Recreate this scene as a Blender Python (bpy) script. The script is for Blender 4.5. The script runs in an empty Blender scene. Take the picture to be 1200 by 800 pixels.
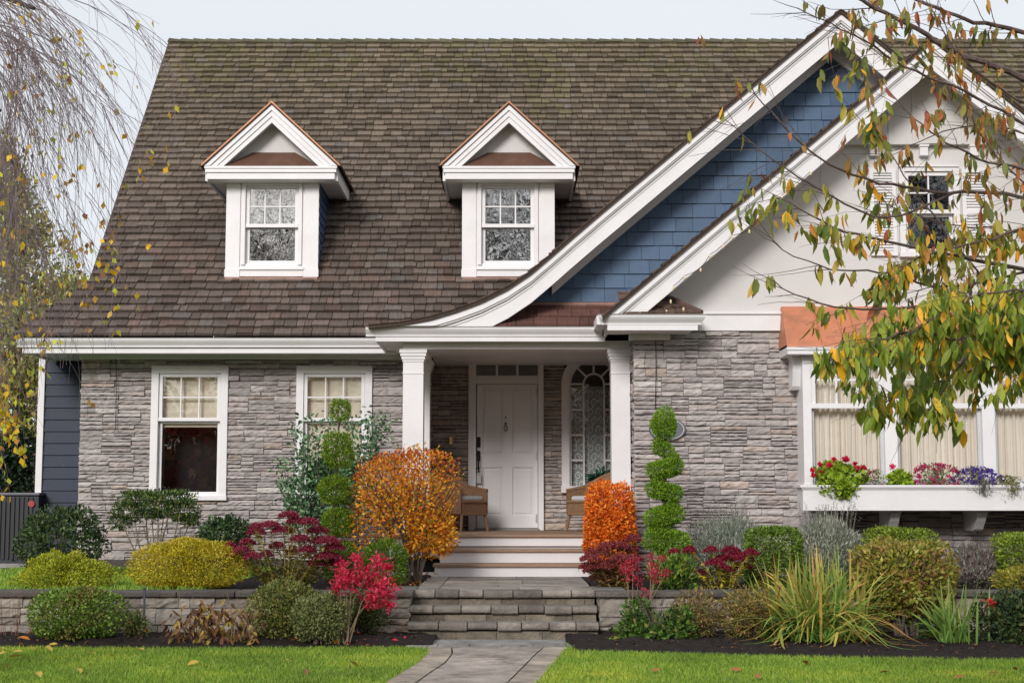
import bpy, math, random
import numpy as np
from mathutils import Vector, noise as mnoise

# ------------------------------------------------------------------ camera, world, sun, exposure
R = math.radians
SC = bpy.context.scene
COL = SC.collection
EYE, F, PITCH = 1.40, 1790.0, R(6.06)
cam_data = bpy.data.cameras.new('camera')
cam = bpy.data.objects.new('camera', cam_data); COL.objects.link(cam)
cam.location = (0, 0, EYE); cam.rotation_euler = (R(90) + PITCH, 0, 0)
cam_data.sensor_width = 36; cam_data.lens = 36 * F / 1200
cam_data.clip_start = .1; cam_data.clip_end = 2000
SC.camera = cam

SUN_EL, SUN_AZ = R(25), R(199)        # azimuth clockwise from +Y: behind the camera, to the left
w = bpy.data.worlds.new('World'); SC.world = w; w.use_nodes = True
nt = w.node_tree; nt.nodes.clear()
sky = nt.nodes.new('ShaderNodeTexSky'); sky.sky_type = 'NISHITA'; sky.sun_disc = False
sky.sun_elevation = SUN_EL; sky.sun_rotation = SUN_AZ
sky.air_density = 1.0; sky.dust_density = 2.0
wmix = nt.nodes.new('ShaderNodeMix'); wmix.data_type = 'RGBA'; wmix.inputs[0].default_value = .86
wn = nt.nodes.new('ShaderNodeTexNoise'); wn.inputs['Scale'].default_value = 1.6; wn.inputs['Detail'].default_value = 4
wr = nt.nodes.new('ShaderNodeMapRange'); wr.inputs[1].default_value = .3; wr.inputs[2].default_value = .7
wr.inputs[3].default_value = .80; wr.inputs[4].default_value = .93
nt.links.new(wn.outputs[0], wr.inputs[0]); nt.links.new(wr.outputs[0], wmix.inputs[0])
wmix.inputs[7].default_value = (8.1, 8.38, 8.8, 1)           # the cloud layer of an overcast day
wbg = nt.nodes.new('ShaderNodeBackground'); wbg.inputs[1].default_value = .060
wo = nt.nodes.new('ShaderNodeOutputWorld')
nt.links.new(sky.outputs[0], wmix.inputs[6]); nt.links.new(wmix.outputs[2], wbg.inputs[0])
nt.links.new(wbg.outputs[0], wo.inputs[0])
sl = bpy.data.lights.new('sun', 'SUN'); sl.energy = 1.5; sl.angle = R(19); sl.color = (1, .96, .93)
so = bpy.data.objects.new('sun', sl); COL.objects.link(so)
so.rotation_euler = Vector((math.sin(SUN_AZ) * math.cos(SUN_EL), math.cos(SUN_AZ) * math.cos(SUN_EL), math.sin(SUN_EL))).to_track_quat('Z', 'Y').to_euler()
SC.view_settings.view_transform = 'Standard'; SC.view_settings.look = 'None'
SC.view_settings.exposure = .86; SC.view_settings.gamma = 1; SC.view_settings.use_curve_mapping = False
SC.render.engine = 'CYCLES'; SC.cycles.max_bounces = 6; SC.cycles.transparent_max_bounces = 12

# ------------------------------------------------------------------ helpers
CP, SP = math.cos(PITCH), math.sin(PITCH)
def P(px, py, Y):
    "photo pixel (1200 x 800) seen at distance Y -> world point"
    u = (px - 600) / F; v = (400 - py) / F; t = Y / (CP - v * SP)
    return (u * t, Y, EYE + (SP + v * CP) * t)
def PX(px, Y, py=400): return P(px, py, Y)[0]
def PZ(py, Y): return P(600, py, Y)[2]
def on_plane(px, py, Y0, z0, k):
    "where the pixel's ray meets z = z0 + k (Y - Y0)"
    v = (400 - py) / F; m = (SP + v * CP) / (CP - v * SP)
    return P(px, py, (z0 - k * Y0 - EYE) / (m - k))
rng = np.random.default_rng(7)
random.seed(7)

MATS = {}
def mat(name, col, rough=.6, bump=0., bscale=20., stretch=(1, 1, 1), var=.0, vscale=3., attr=False, metal=0., spec=.4, dirt=None, trans=0.):
    if name in MATS: return MATS[name]
    m = bpy.data.materials.new(name); m.use_nodes = True; t = m.node_tree; N = t.nodes; L = t.links
    b = N['Principled BSDF']; b.inputs['Roughness'].default_value = rough; b.inputs['Metallic'].default_value = metal
    b.inputs['Specular IOR Level'].default_value = spec
    tc = N.new('ShaderNodeTexCoord'); mp = N.new('ShaderNodeMapping'); mp.inputs['Scale'].default_value = stretch
    L.new(tc.outputs['Object'], mp.inputs[0])
    if attr:
        a = N.new('ShaderNodeAttribute'); a.attribute_name = 'col'; src = a.outputs['Color']
    else:
        rgb = N.new('ShaderNodeRGB'); rgb.outputs[0].default_value = (*col, 1); src = rgb.outputs[0]
    if var:
        n = N.new('ShaderNodeTexNoise'); n.inputs['Scale'].default_value = vscale; n.inputs['Detail'].default_value = 6; n.inputs['Roughness'].default_value = .65
        L.new(mp.outputs[0], n.inputs['Vector'])
        r = N.new('ShaderNodeMapRange'); r.inputs[1].default_value = .3; r.inputs[2].default_value = .7
        r.inputs[3].default_value = 1 - var; r.inputs[4].default_value = 1 + var
        L.new(n.outputs[0], r.inputs[0])
        mx = N.new('ShaderNodeVectorMath'); mx.operation = 'SCALE'
        L.new(src, mx.inputs[0]); L.new(r.outputs[0], mx.inputs['Scale']); src = mx.outputs[0]
    if dirt:
        n2 = N.new('ShaderNodeTexNoise'); n2.inputs['Scale'].default_value = dirt[1]; n2.inputs['Detail'].default_value = 8; n2.inputs['Roughness'].default_value = .7
        L.new(mp.outputs[0], n2.inputs['Vector'])
        r2 = N.new('ShaderNodeMapRange'); r2.inputs[1].default_value = .48; r2.inputs[2].default_value = .72; r2.inputs[4].default_value = dirt[2]
        L.new(n2.outputs[0], r2.inputs[0])
        m2 = N.new('ShaderNodeMix'); m2.data_type = 'RGBA'; m2.inputs[7].default_value = (*dirt[0], 1)
        L.new(r2.outputs[0], m2.inputs[0]); L.new(src, m2.inputs[6]); src = m2.outputs[2]
    L.new(src, b.inputs['Base Color'])
    if bump:
        n3 = N.new('ShaderNodeTexNoise'); n3.inputs['Scale'].default_value = bscale; n3.inputs['Detail'].default_value = 6
        L.new(mp.outputs[0], n3.inputs['Vector'])
        bp = N.new('ShaderNodeBump'); bp.inputs['Strength'].default_value = bump; bp.inputs['Distance'].default_value = .02
        L.new(n3.outputs[0], bp.inputs['Height']); L.new(bp.outputs[0], b.inputs['Normal'])
    if trans:
        tr = N.new('ShaderNodeBsdfTranslucent'); L.new(src, tr.inputs[0])
        ms = N.new('ShaderNodeMixShader'); ms.inputs[0].default_value = trans
        L.new(b.outputs[0], ms.inputs[1]); L.new(tr.outputs[0], ms.inputs[2])
        L.new(ms.outputs[0], N['Material Output'].inputs[0])
    MATS[name] = m; return m

def glass_mat(name='window_glass', tint=(.9, .93, .95), refl=.16, wob=.12):
    if name in MATS: return MATS[name]
    m = bpy.data.materials.new(name); m.use_nodes = True; t = m.node_tree; N = t.nodes; L = t.links
    N.remove(N['Principled BSDF'])
    tr = N.new('ShaderNodeBsdfTransparent'); tr.inputs[0].default_value = (*tint, 1)
    gl = N.new('ShaderNodeBsdfGlossy'); gl.inputs['Roughness'].default_value = .015
    n = N.new('ShaderNodeTexNoise'); n.inputs['Scale'].default_value = 2.2; n.inputs['Detail'].default_value = 3
    tc = N.new('ShaderNodeTexCoord'); L.new(tc.outputs['Object'], n.inputs['Vector'])
    bp = N.new('ShaderNodeBump'); bp.inputs['Strength'].default_value = wob; bp.inputs['Distance'].default_value = .05
    L.new(n.outputs[0], bp.inputs['Height']); L.new(bp.outputs[0], gl.inputs['Normal'])
    fr = N.new('ShaderNodeLayerWeight'); fr.inputs[0].default_value = .25
    r = N.new('ShaderNodeMapRange'); r.inputs[3].default_value = refl; r.inputs[4].default_value = 1
    L.new(fr.outputs['Fresnel'], r.inputs[0])
    mx = N.new('ShaderNodeMixShader'); L.new(r.outputs[0], mx.inputs[0]); L.new(tr.outputs[0], mx.inputs[1]); L.new(gl.outputs[0], mx.inputs[2])
    L.new(mx.outputs[0], N['Material Output'].inputs[0]); MATS[name] = m; return m

WHITE = mat('white_paint', (.75, .73, .735), .42, bump=.05, bscale=40, var=.035, vscale=2.5, dirt=((.55, .53, .5), 3.0, .22))
CREAM = mat('cream_render', (.62, .595, .58), .8, bump=.12, bscale=90, var=.04, vscale=1.5)
ROOF = mat('cedar_shingle', (0, 0, 0), .85, bump=.55, bscale=9, stretch=(14, 1.6, 1.6), var=.22, vscale=3, attr=True, spec=.2)
STONE = mat('ledge_stone', (0, 0, 0), .85, bump=.7, bscale=16, stretch=(1, 1, 2), var=.2, vscale=9, attr=True, spec=.25, dirt=((.2, .18, .165), .9, .4))
BLUE = mat('blue_paint', (0, 0, 0), .55, bump=.1, bscale=20, stretch=(6, 6, 1), var=.07, vscale=4, attr=True, spec=.35)
LEAF = mat('leaf', (0, 0, 0), .5, attr=True, spec=.3, trans=.16)
BARK = mat('bark', (.085, .065, .055), .85, bump=.6, bscale=30, stretch=(1, 1, .3), var=.3, vscale=14)
TWIG = mat('twig', (.12, .085, .075), .7, var=.2, vscale=6)
COPPER = mat('weathered_copper', (.56, .215, .115), .5, var=.12, vscale=4, dirt=((.30, .14, .09), 5, .65), metal=.15, bump=.15, bscale=5)
BROWNMETAL = mat('brown_copper', (.16, .085, .06), .45, var=.2, vscale=4, metal=.3)
DARK = mat('shade_black', (.012, .012, .013), .9)  # near-black paint for shade behind panes and under the porch
FABRIC = mat('blind_fabric', (.78, .68, .53), .9, var=.05, vscale=4)
CURT = mat('curtain_fabric', (.82, .73, .62), .9, var=.04, vscale=4, bump=.1, bscale=60)
SOIL = mat('soil', (.022, .017, .015), .95, bump=1., bscale=26, var=.45, vscale=14, spec=.2)
CONC = mat('old_concrete', (.30, .285, .27), .85, bump=.4, bscale=40, var=.18, vscale=2.2, dirt=((.09, .085, .065), 1.6, .75), spec=.3)
PAVE = mat('worn_paver', (0, 0, 0), .8, bump=.8, bscale=38, var=.34, vscale=5, attr=True, dirt=((.075, .068, .055), 3.2, .85), spec=.3)
IRON = mat('black_iron', (.02, .02, .022), .4, metal=.7)
WICKER = mat('wicker', (.30, .17, .095), .7, bump=1., bscale=55, stretch=(1, 1, 2.5), var=.45, vscale=38)
GLASS = glass_mat(refl=.15, wob=.04)

def lin(r, g, b):
    f = lambda c: ((c / 255 + .055) / 1.055) ** 2.4 if c > 10 else c / 255 / 12.92
    return np.array([f(r), f(g), f(b)])

def empty(name, label, cat, loc, group=None):
    o = bpy.data.objects.new(name, None); COL.objects.link(o); o.location = loc; o.empty_display_size = .1
    o['label'] = label; o['category'] = cat
    if group: o['group'] = group
    return o
def tag(o, label, cat, group=None, kind=None):
    o['label'] = label; o['category'] = cat
    if group: o['group'] = group
    if kind: o['kind'] = kind
    return o
def root_of(p):
    while p.parent: p = p.parent
    return p

class MB:
    "collects polygons with one colour per vertex; build() links them as one mesh object"
    def __init__(s): s.v = []; s.f = []; s.c = []
    def add(s, vs, fs, c=(.5, .5, .5)):
        n = len(s.v); s.v += [tuple(p) for p in vs]; s.f += [tuple(i + n for i in f) for f in fs]; s.c += [tuple(c)] * len(vs); return s
    def box(s, x0, x1, y0, y1, z0, z1, c=(.5, .5, .5)):
        if x0 > x1: x0, x1 = x1, x0
        if y0 > y1: y0, y1 = y1, y0
        if z0 > z1: z0, z1 = z1, z0
        return s.add([(x0, y0, z0), (x1, y0, z0), (x1, y1, z0), (x0, y1, z0), (x0, y0, z1), (x1, y0, z1), (x1, y1, z1), (x0, y1, z1)],
              [(0, 3, 2, 1), (4, 5, 6, 7), (0, 1, 5, 4), (1, 2, 6, 5), (2, 3, 7, 6), (3, 0, 4, 7)], c)
    def prism_y(s, poly, y0, y1, c=(.5, .5, .5)):
        "polygon in (x, z), counter-clockwise seen from the front (-Y), run from y0 back to y1"
        n = len(poly)
        vs = [(x, y0, z) for x, z in poly] + [(x, y1, z) for x, z in poly]
        fs = [tuple(range(n)), tuple(range(2 * n - 1, n - 1, -1))] + [(i, i + n, (i + 1) % n + n, (i + 1) % n) for i in range(n)]
        return s.add(vs, fs, c)
    def prism_x(s, poly, x0, x1, c=(.5, .5, .5)):
        "profile in (y, z) run along x"
        n = len(poly)
        vs = [(x0, y, z) for y, z in poly] + [(x1, y, z) for y, z in poly]
        fs = [tuple(range(n)), tuple(range(2 * n - 1, n - 1, -1))] + [(i, i + n, (i + 1) % n + n, (i + 1) % n) for i in range(n)]
        return s.add(vs, fs, c)
    def strip(s, T, d0, d1, y0, y1, zmin=-99, c=(.5, .5, .5)):
        "band under a polyline T of (x, z): from T-d0 down to T-d1"
        Q = [T[0]]
        for (xa, za), (xb, zb) in zip(T[:-1], T[1:]):
            k = max(1, int(math.hypot(xb - xa, zb - za) / .06)) if zmin > -90 else 1
            Q += [(xa + (xb - xa) * i / k, za + (zb - za) * i / k) for i in range(1, k + 1)]
        T = Q; n = len(T); top = [(x, max(z - d0, zmin + .002)) for x, z in T]; bot = [(x, max(z - d1, zmin)) for x, z in T]
        vs = [(x, y0, z) for x, z in top] + [(x, y0, z) for x, z in bot] + [(x, y1, z) for x, z in top] + [(x, y1, z) for x, z in bot]
        fs = []
        for i in range(n - 1):
            a, b = i, i + 1
            fs += [(n + a, n + b, b, a), (2 * n + a, 2 * n + b, 3 * n + b, 3 * n + a), (a, b, 2 * n + b, 2 * n + a), (n + b, n + a, 3 * n + a, 3 * n + b)]
        fs += [(0, 2 * n, 3 * n, n), (n - 1, 2 * n - 1, 4 * n - 1, 3 * n - 1)]
        return s.add(vs, fs, c)
    def tube(s, pts, rad, sides=5, c=(.5, .5, .5), cap=True):
        pts = [Vector(p) for p in pts]; n = len(pts)
        if not hasattr(rad, '__len__'): rad = [rad] * n
        d0 = (pts[1] - pts[0]).normalized(); u = d0.cross(Vector((.31, .77, .55))).normalized()
        vs = []; fs = []
        for i, p in enumerate(pts):
            d = (pts[min(i + 1, n - 1)] - pts[max(i - 1, 0)])
            d = d.normalized() if d.length > 1e-9 else d0
            u = (u - d * u.dot(d)); u = u.normalized() if u.length > 1e-6 else d.orthogonal().normalized()
            v = d.cross(u)
            for k in range(sides):
                a = 2 * math.pi * k / sides; vs.append(p + (u * math.cos(a) + v * math.sin(a)) * rad[i])
        for i in range(n - 1):
            for k in range(sides):
                a = i * sides + k; b = i * sides + (k + 1) % sides; fs.append((a, b, b + sides, a + sides))
        if cap: fs += [tuple(range(sides))[::-1], tuple((n - 1) * sides + k for k in range(sides))]
        return s.add(vs, fs, c)
    def lathe(s, prof, cx, cy, seg=16, c=(.5, .5, .5)):
        vs = []; fs = []; n = len(prof)
        for r, z in prof:
            for k in range(seg):
                a = 2 * math.pi * k / seg; vs.append((cx + r * math.cos(a), cy + r * math.sin(a), z))
        for i in range(n - 1):
            for k in range(seg):
                a = i * seg + k; b = i * seg + (k + 1) % seg; fs.append((a, b, b + seg, a + seg))
        fs += [tuple(range(seg))[::-1], tuple((n - 1) * seg + k for k in range(seg))]
        return s.add(vs, fs, c)
    def build(s, name, m, parent=None, origin=None, bevel=0, smooth=False):
        if parent is not None: o0 = np.array(root_of(parent).location)
        else: o0 = np.array(origin if origin is not None else (0, 0, 0))
        me = bpy.data.meshes.new(name); V = np.array(s.v, float) - o0
        me.from_pydata(V.tolist(), [], s.f)
        ca = me.color_attributes.new('col', 'FLOAT_COLOR', 'POINT')
        ca.data.foreach_set('color', np.hstack([np.array(s.c, float), np.ones((len(s.c), 1))]).astype(np.float32).ravel())
        me.materials.append(m)
        if smooth: me.polygons.foreach_set('use_smooth', [True] * len(me.polygons))
        me.update()
        o = bpy.data.objects.new(name, me); COL.objects.link(o)
        if parent is not None: o.parent = parent
        else: o.location = o0
        if bevel:
            bm_ = o.modifiers.new('bevel', 'BEVEL'); bm_.width = bevel; bm_.segments = 2; bm_.limit_method = 'ANGLE'; bm_.angle_limit = R(40)
        return o

def clip(poly, planes):
    "keep the part of a polygon where a*x + b*y <= c for every plane"
    for a, b, c in planes:
        out = []
        for i in range(len(poly)):
            p, q = poly[i], poly[(i + 1) % len(poly)]
            dp = a * p[0] + b * p[1] - c; dq = a * q[0] + b * q[1] - c
            if dp <= 0: out.append(p)
            if (dp < 0 < dq) or (dq < 0 < dp):
                t = dp / (dp - dq); out.append((p[0] + (q[0] - p[0]) * t, p[1] + (q[1] - p[1]) * t))
        poly = out
        if len(poly) < 3: return []
    return poly

def shingles(mb, u0, u1, s0, s1, expo, wr_, planes, mp, thick, colf, gap=.006, rag=.006, holes=None):
    rows = int(math.ceil((s1 - s0) / expo))
    for r in range(rows):
        sa = s0 + r * expo; sb = min(sa + expo, s1)
        u = u0 - random.uniform(0, wr_[1])
        while u < u1:
            wd = random.uniform(*wr_); lo = sa - random.uniform(0, rag) * (r > 0)
            poly = clip([(u + gap / 2, lo), (u + wd - gap / 2, lo), (u + wd - gap / 2, sb), (u + gap / 2, sb)], planes + [(-1, 0, -u0), (1, 0, u1)])
            c = colf(u + wd / 2, sa); tk = thick * random.uniform(.8, 1.25); tilt = random.uniform(-.1, .1) * thick
            u += wd
            if len(poly) < 3: continue
            n = len(poly)
            def hh(q): return .001 + tk * (1 - .92 * (q[1] - lo) / (sb - lo + 1e-6)) + tilt * (q[0] - u) / wd
            vs = [mp(q[0], q[1], hh(q)) for q in poly] + [mp(q[0], q[1], -.003) for q in poly]
            mb.add(vs, [tuple(range(n))] + [(i, i + n, (i + 1) % n + n, (i + 1) % n) for i in range(n)], c)

def ledgestone(mb, u0, u1, z0, z1, holes, mp, hr=(.035, .095), wr_=(.15, .52), dep=(.004, .044), pal=None, seed=1, band=(.13, .25), rough=.018):
    "stacked split stone: bands cut into cells, each cell into one to four strips of unequal height, faces rough"
    rs = random.Random(seed); z = z0
    pal = pal or [((.385, .343, .328), 5), ((.43, .385, .368), 4), ((.34, .305, .295), 2.5), ((.44, .355, .31), .7), ((.40, .345, .322), 1.8), ((.47, .43, .41), 1.5)]
    cs = [p[0] for p in pal]; ws = [p[1] for p in pal]
    while z < z1 - .012:
        h = min(rs.uniform(*band), z1 - z)
        if z1 - z - h < .06: h = z1 - z
        zm = z + h / 2; free = [(u0, u1)]
        for hx0, hx1, hz0, hz1 in holes:
            if hz0 < z + h * .75 and z + h * .25 < hz1:
                nf = []
                for a, b in free:
                    if hx1 <= a or hx0 >= b: nf.append((a, b)); continue
                    if hx0 > a: nf.append((a, hx0))
                    if hx1 < b: nf.append((hx1, b))
                free = nf
        for a, b in free:
            u = a
            while u < b - .005:
                wd = min(rs.uniform(*wr_), b - u)
                if b - u - wd < .09: wd = b - u
                k = max(1, int(round(h / rs.uniform(*hr)))); cuts = sorted([0, 1] + [(q + rs.uniform(-.28, .28)) / k for q in range(1, k)])
                for c0, c1 in zip(cuts[:-1], cuts[1:]):
                    zz, hh = z + c0 * h, (c1 - c0) * h; parts = [(u, wd)]
                    if wd > .34 and rs.random() < .45: q = rs.uniform(.3, .7); parts = [(u, wd * q), (u + wd * q, wd * (1 - q))]
                    for uu0, w_ in parts:
                        c = np.array(rs.choices(cs, ws)[0]) * rs.uniform(.86, 1.14)
                        d = rs.uniform(*dep); nx = max(3, int(w_ / .045)); g = .0022; nz = 4; o = rs.uniform(0, 50)
                        vs = []; fs = []
                        for i in range(nx + 1):
                            uu = uu0 + g + (w_ - 2 * g) * i / nx
                            zb = zz + g + rs.uniform(0, .2) * min(hh, .035) ; zt = zz + hh - g - rs.uniform(0, .16) * min(hh, .035)
                            col = [mp(uu, zb, -.01)]
                            for r in range(nz):
                                t = r / (nz - 1); zq = zb + (zt - zb) * t
                                dd = d + rough * (mnoise.noise((uu * 14, zq * 30, o)) + .6 * mnoise.noise((uu * 40, zq * 60, o))) - (.007 if r in (0, nz - 1) else 0) - (.004 if i in (0, nx) else 0)
                                col.append(mp(uu, zq, max(dd, .001)))
                            col.append(mp(uu, zt, -.01)); vs += col
                        m_ = nz + 2
                        for i in range(nx):
                            p = i * m_; q = p + m_
                            for r in range(m_ - 1): fs.append((p + r, q + r, q + r + 1, p + r + 1))
                        fs += [tuple(range(m_)), tuple(nx * m_ + r for r in range(m_ - 1, -1, -1))]
                        mb.add(vs, fs, c)
                u += wd
        z += h

def nrm(a): return a / (np.linalg.norm(a, axis=-1, keepdims=True) + 1e-9)
class Leaves:
    "a batch of leaf blades; each blade is a folded diamond or, when big, a curled eight-point blade"
    def __init__(s): s.V = []; s.Fq = []; s.C = []; s.n = 0
    def add(s, p, d, up, L, W, C, fold=.12, curl=0., big=False):
        n = len(p)
        if n == 0: return s
        d = nrm(d); side = nrm(np.cross(d, up)); nn = nrm(np.cross(side, d))
        L = np.broadcast_to(np.asarray(L, float), (n,))[:, None]; W = np.broadcast_to(np.asarray(W, float), (n,))[:, None]
        if not big:
            v = np.stack([p, p + d * L * .45 + side * W / 2 + nn * fold * W, p + d * L - nn * curl * L, p + d * L * .45 - side * W / 2 + nn * fold * W], 1)
            fq = (np.arange(n)[:, None] * 4 + np.array([[0, 1, 2, 3]])) + s.n
            s.V.append(v.reshape(-1, 3)); s.Fq.append(fq); s.C.append(np.repeat(C, 4, 0)); s.n += n * 4
        else:
            cu = np.broadcast_to(np.asarray(curl, float), (n,))[:, None]
            def pt(t, sd, up_): return p + d * L * t + side * W * sd + nn * (up_ * W - cu * L * t * t)
            v = np.stack([pt(0, 0, 0), pt(.28, -.42, fold), pt(.28, 0, 0), pt(.28, .42, fold), pt(.62, -.42, fold), pt(.62, 0, 0), pt(.62, .42, fold), pt(1, 0, 0)], 1)
            base = np.arange(n)[:, None] * 8 + s.n
            fq = np.concatenate([base + np.array([q]) for q in ([0, 2, 1, 1], [0, 3, 2, 2], [1, 2, 5, 4], [2, 3, 6, 5], [4, 5, 7, 7], [5, 6, 7, 7])])
            s.V.append(v.reshape(-1, 3)); s.Fq.append(fq); s.C.append(np.repeat(C, 8, 0)); s.n += n * 8
        return s
    def strip(s, pts, wd, C, nup=None):
        "long blades: pts (n, k, 3), wd (n, k)"
        n, k, _ = pts.shape
        d = np.gradient(pts, axis=1); ref = np.array([0, 0, 1.]) if nup is None else nup
        side = np.cross(d, np.broadcast_to(ref, d.shape)); bad = np.linalg.norm(side, axis=-1) < 1e-5; side[bad] = (1, 0, 0)
        side = nrm(side)
        v = np.stack([pts - side * wd[..., None] / 2, pts + side * wd[..., None] / 2], 2).reshape(n, k * 2, 3)
        base = np.arange(n)[:, None] * (2 * k) + s.n
        for i in range(k - 1): s.Fq.append(base + np.array([[2 * i, 2 * i + 1, 2 * i + 3, 2 * i + 2]]))
        s.V.append(v.reshape(-1, 3)); s.C.append(np.repeat(C, 2 * k, 0) if C.ndim == 2 else np.repeat(C, 2, 1).reshape(-1, 3)); s.n += n * 2 * k
        return s
    def build(s, name, parent=None, origin=(0, 0, 0), m=None):
        o0 = np.array(root_of(parent).location) if parent is not None else np.array(origin)
        V = np.concatenate(s.V) - o0; Fq = np.concatenate(s.Fq); C = np.concatenate(s.C)
        me = bpy.data.meshes.new(name)
        tri = Fq[:, 2] == Fq[:, 3]; Q = Fq[~tri]; T = Fq[tri][:, :3]
        idx = np.concatenate([Q.ravel(), T.ravel()]); tot = np.concatenate([np.full(len(Q), 4), np.full(len(T), 3)])
        me.vertices.add(len(V)); me.vertices.foreach_set('co', V.astype(np.float32).ravel())
        me.loops.add(len(idx)); me.loops.foreach_set('vertex_index', idx.astype(np.int32))
        me.polygons.add(len(tot)); st = np.concatenate([[0], np.cumsum(tot)[:-1]])
        me.polygons.foreach_set('loop_start', st.astype(np.int32)); me.polygons.foreach_set('loop_total', tot.astype(np.int32))
        me.update(calc_edges=True)
        ca = me.color_attributes.new('col', 'FLOAT_COLOR', 'POINT')
        ca.data.foreach_set('color', np.hstack([np.clip(C, 0, 1), np.ones((len(C), 1))]).astype(np.float32).ravel())
        me.materials.append(m or LEAF)
        o = bpy.data.objects.new(name, me); COL.objects.link(o)
        if parent is not None: o.parent = parent
        else: o.location = o0
        return o

def pick(pal, n, jit=.18):
    cs = np.array([lin(*p[:3]) for p in pal]); ws = np.array([p[3] if len(p) > 3 else 1. for p in pal]); ws = ws / ws.sum()
    c = cs[rng.choice(len(cs), n, p=ws)]
    return np.clip(c * (1 + rng.uniform(-jit, jit, (n, 1))) * (1 + rng.uniform(-.06, .06, (n, 3))), .003, .95)
def rdir(n): return nrm(rng.normal(size=(n, 3)))

def blob(L, c, ax, n, leaf, pal, p=2.3, lump=.1, depth=.35, out=.7, upb=.3, zlow=-1., lumps=7, fold=.15, patch=None, seed=0, jit=.18):
    """leaves through the outer volume of an uneven superellipsoid. c centre, ax semi-axes (x, y, up, down)"""
    r2 = np.random.default_rng(seed + 11)
    d = rdir(int(n * 1.0)); d = d[d[:, 2] > zlow]; n = len(d)
    az = np.where(d[:, 2] > 0, ax[2], ax[3])
    r = ((np.abs(d[:, 0]) / ax[0]) ** p + (np.abs(d[:, 1]) / ax[1]) ** p + (np.abs(d[:, 2]) / az) ** p) ** (-1 / p)
    q = np.zeros(n)
    for _ in range(lumps):
        k = r2.normal(size=3) * 4.2; q += np.cos(d @ k + r2.uniform(0, 6.28))
    r = r * (1 + lump * q / math.sqrt(lumps)) * (1 - depth * rng.random(n) ** 1.8)
    r *= 1 + rng.normal(size=n) * .025
    pos = np.array(c) + d * r[:, None]
    nor = nrm(d / np.stack([np.full(n, ax[0]), np.full(n, ax[1]), az], 1))
    D = nrm(nor * out + rdir(n) * .75 + np.array([0, 0, upb]))
    up = nrm(nor + rdir(n) * .6)
    Ls = leaf[0] * rng.uniform(.65, 1.3, n)
    C = pick(pal, n, jit)
    if patch is not None:
        k = r2.normal(size=3) * 5; t = .5 + .5 * np.sin(pos @ k + np.sin(pos @ (r2.normal(size=3) * 7)) * 1.4)
        Cb = pick(patch, n, jit); use = rng.random(n) < np.clip(t * 1.5 - .4, 0, .95); C[use] = Cb[use]
    L.add(pos, D, up, Ls, Ls * leaf[1], C, fold=fold)

def stems_mb(x, y, z0, z1, spread, n, rad, seed=0, top=None):
    rs = random.Random(seed); mb = MB()
    for i in range(n):
        a = rs.uniform(0, 6.28); r = spread * math.sqrt(rs.random()); pts = []
        bs = .03 + .22 * spread; bx, by = rs.uniform(-bs, bs), rs.uniform(-bs, bs)
        for k in range(5):
            t = k / 4; pts.append((x + bx + math.cos(a) * r * t ** 1.2 + rs.uniform(-.012, .012), y + by + math.sin(a) * r * t ** 1.2 + rs.uniform(-.012, .012), z0 - .02 + (z1 - z0) * t * rs.uniform(.92, 1)))
        mb.tube(pts, [rad * (1 - .6 * k / 4) for k in range(5)], 5)
        for k in (2, 3):
            a2 = a + rs.uniform(-1.2, 1.2); p = Vector(pts[k]); l = (z1 - z0) * .3
            mb.tube([p, p + Vector((math.cos(a2) * l * .5, math.sin(a2) * l * .5, l * .6)), p + Vector((math.cos(a2) * l * .8, math.sin(a2) * l * .8, l * 1.2))], [rad * .5, rad * .35, rad * .2], 4)
    return mb

# ------------------------------------------------------------------ setting: ground, lawn, path, beds
GZ, UZ = .10, .53                                # lower lawn level, upper garden level
def struct(o): o['kind'] = 'structure'; return o
m = MB().add([(-400, -300, GZ - .05), (400, -300, GZ - .05), (400, 700, GZ - .05), (-400, 700, GZ - .05)], [(0, 1, 2, 3)])
struct(m.build('ground', mat('far_ground', (.05, .075, .025), .95, var=.25, vscale=.3, bump=.3, bscale=8)))

def bed_edge(x):
    if x < -.6: return 13.93 - .05 * math.sin(x * 1.7) - .1 * max(0, x + 1.2)
    if x < .55: return 14.35
    return 13.62 - .24 * min(x - .55, 3.2) + .04 * math.sin(x * 2.1)
PATHL = [(13.9, -.76), (13.4, -.73), (12.6, -.76), (11.8, -.85), (11.1, -.92), (9.5, -1.22), (7, -1.75), (4, -2.5)]
PATHR = [(13.9, .50), (13.4, .43), (12.6, .34), (11.8, .25), (11.1, .17), (9.5, -.10), (7, -.62), (4, -1.35)]
def path_x(tab, y): return float(np.interp(-y, [-t[0] for t in tab], [t[1] for t in tab]))
xs = np.linspace(-13, 13, 105); m = MB(); rows = np.linspace(0, 1, 36)
g = [[(x, 2 + (bed_edge(x) + .12 - 2) * t, GZ + .012 * mnoise.noise((x * .5, t * 7, 0))) for x in xs] for t in rows]
vs = [p for r_ in g for p in r_]; n_ = len(xs)
m.add(vs, [(i * n_ + j, i * n_ + j + 1, (i + 1) * n_ + j + 1, (i + 1) * n_ + j) for i in range(len(rows) - 1) for j in range(n_ - 1)])
struct(m.build('lawn', mat('turf', (.055, .10, .018), .95, var=.3, vscale=6, bump=.6, bscale=60), smooth=True))

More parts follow.
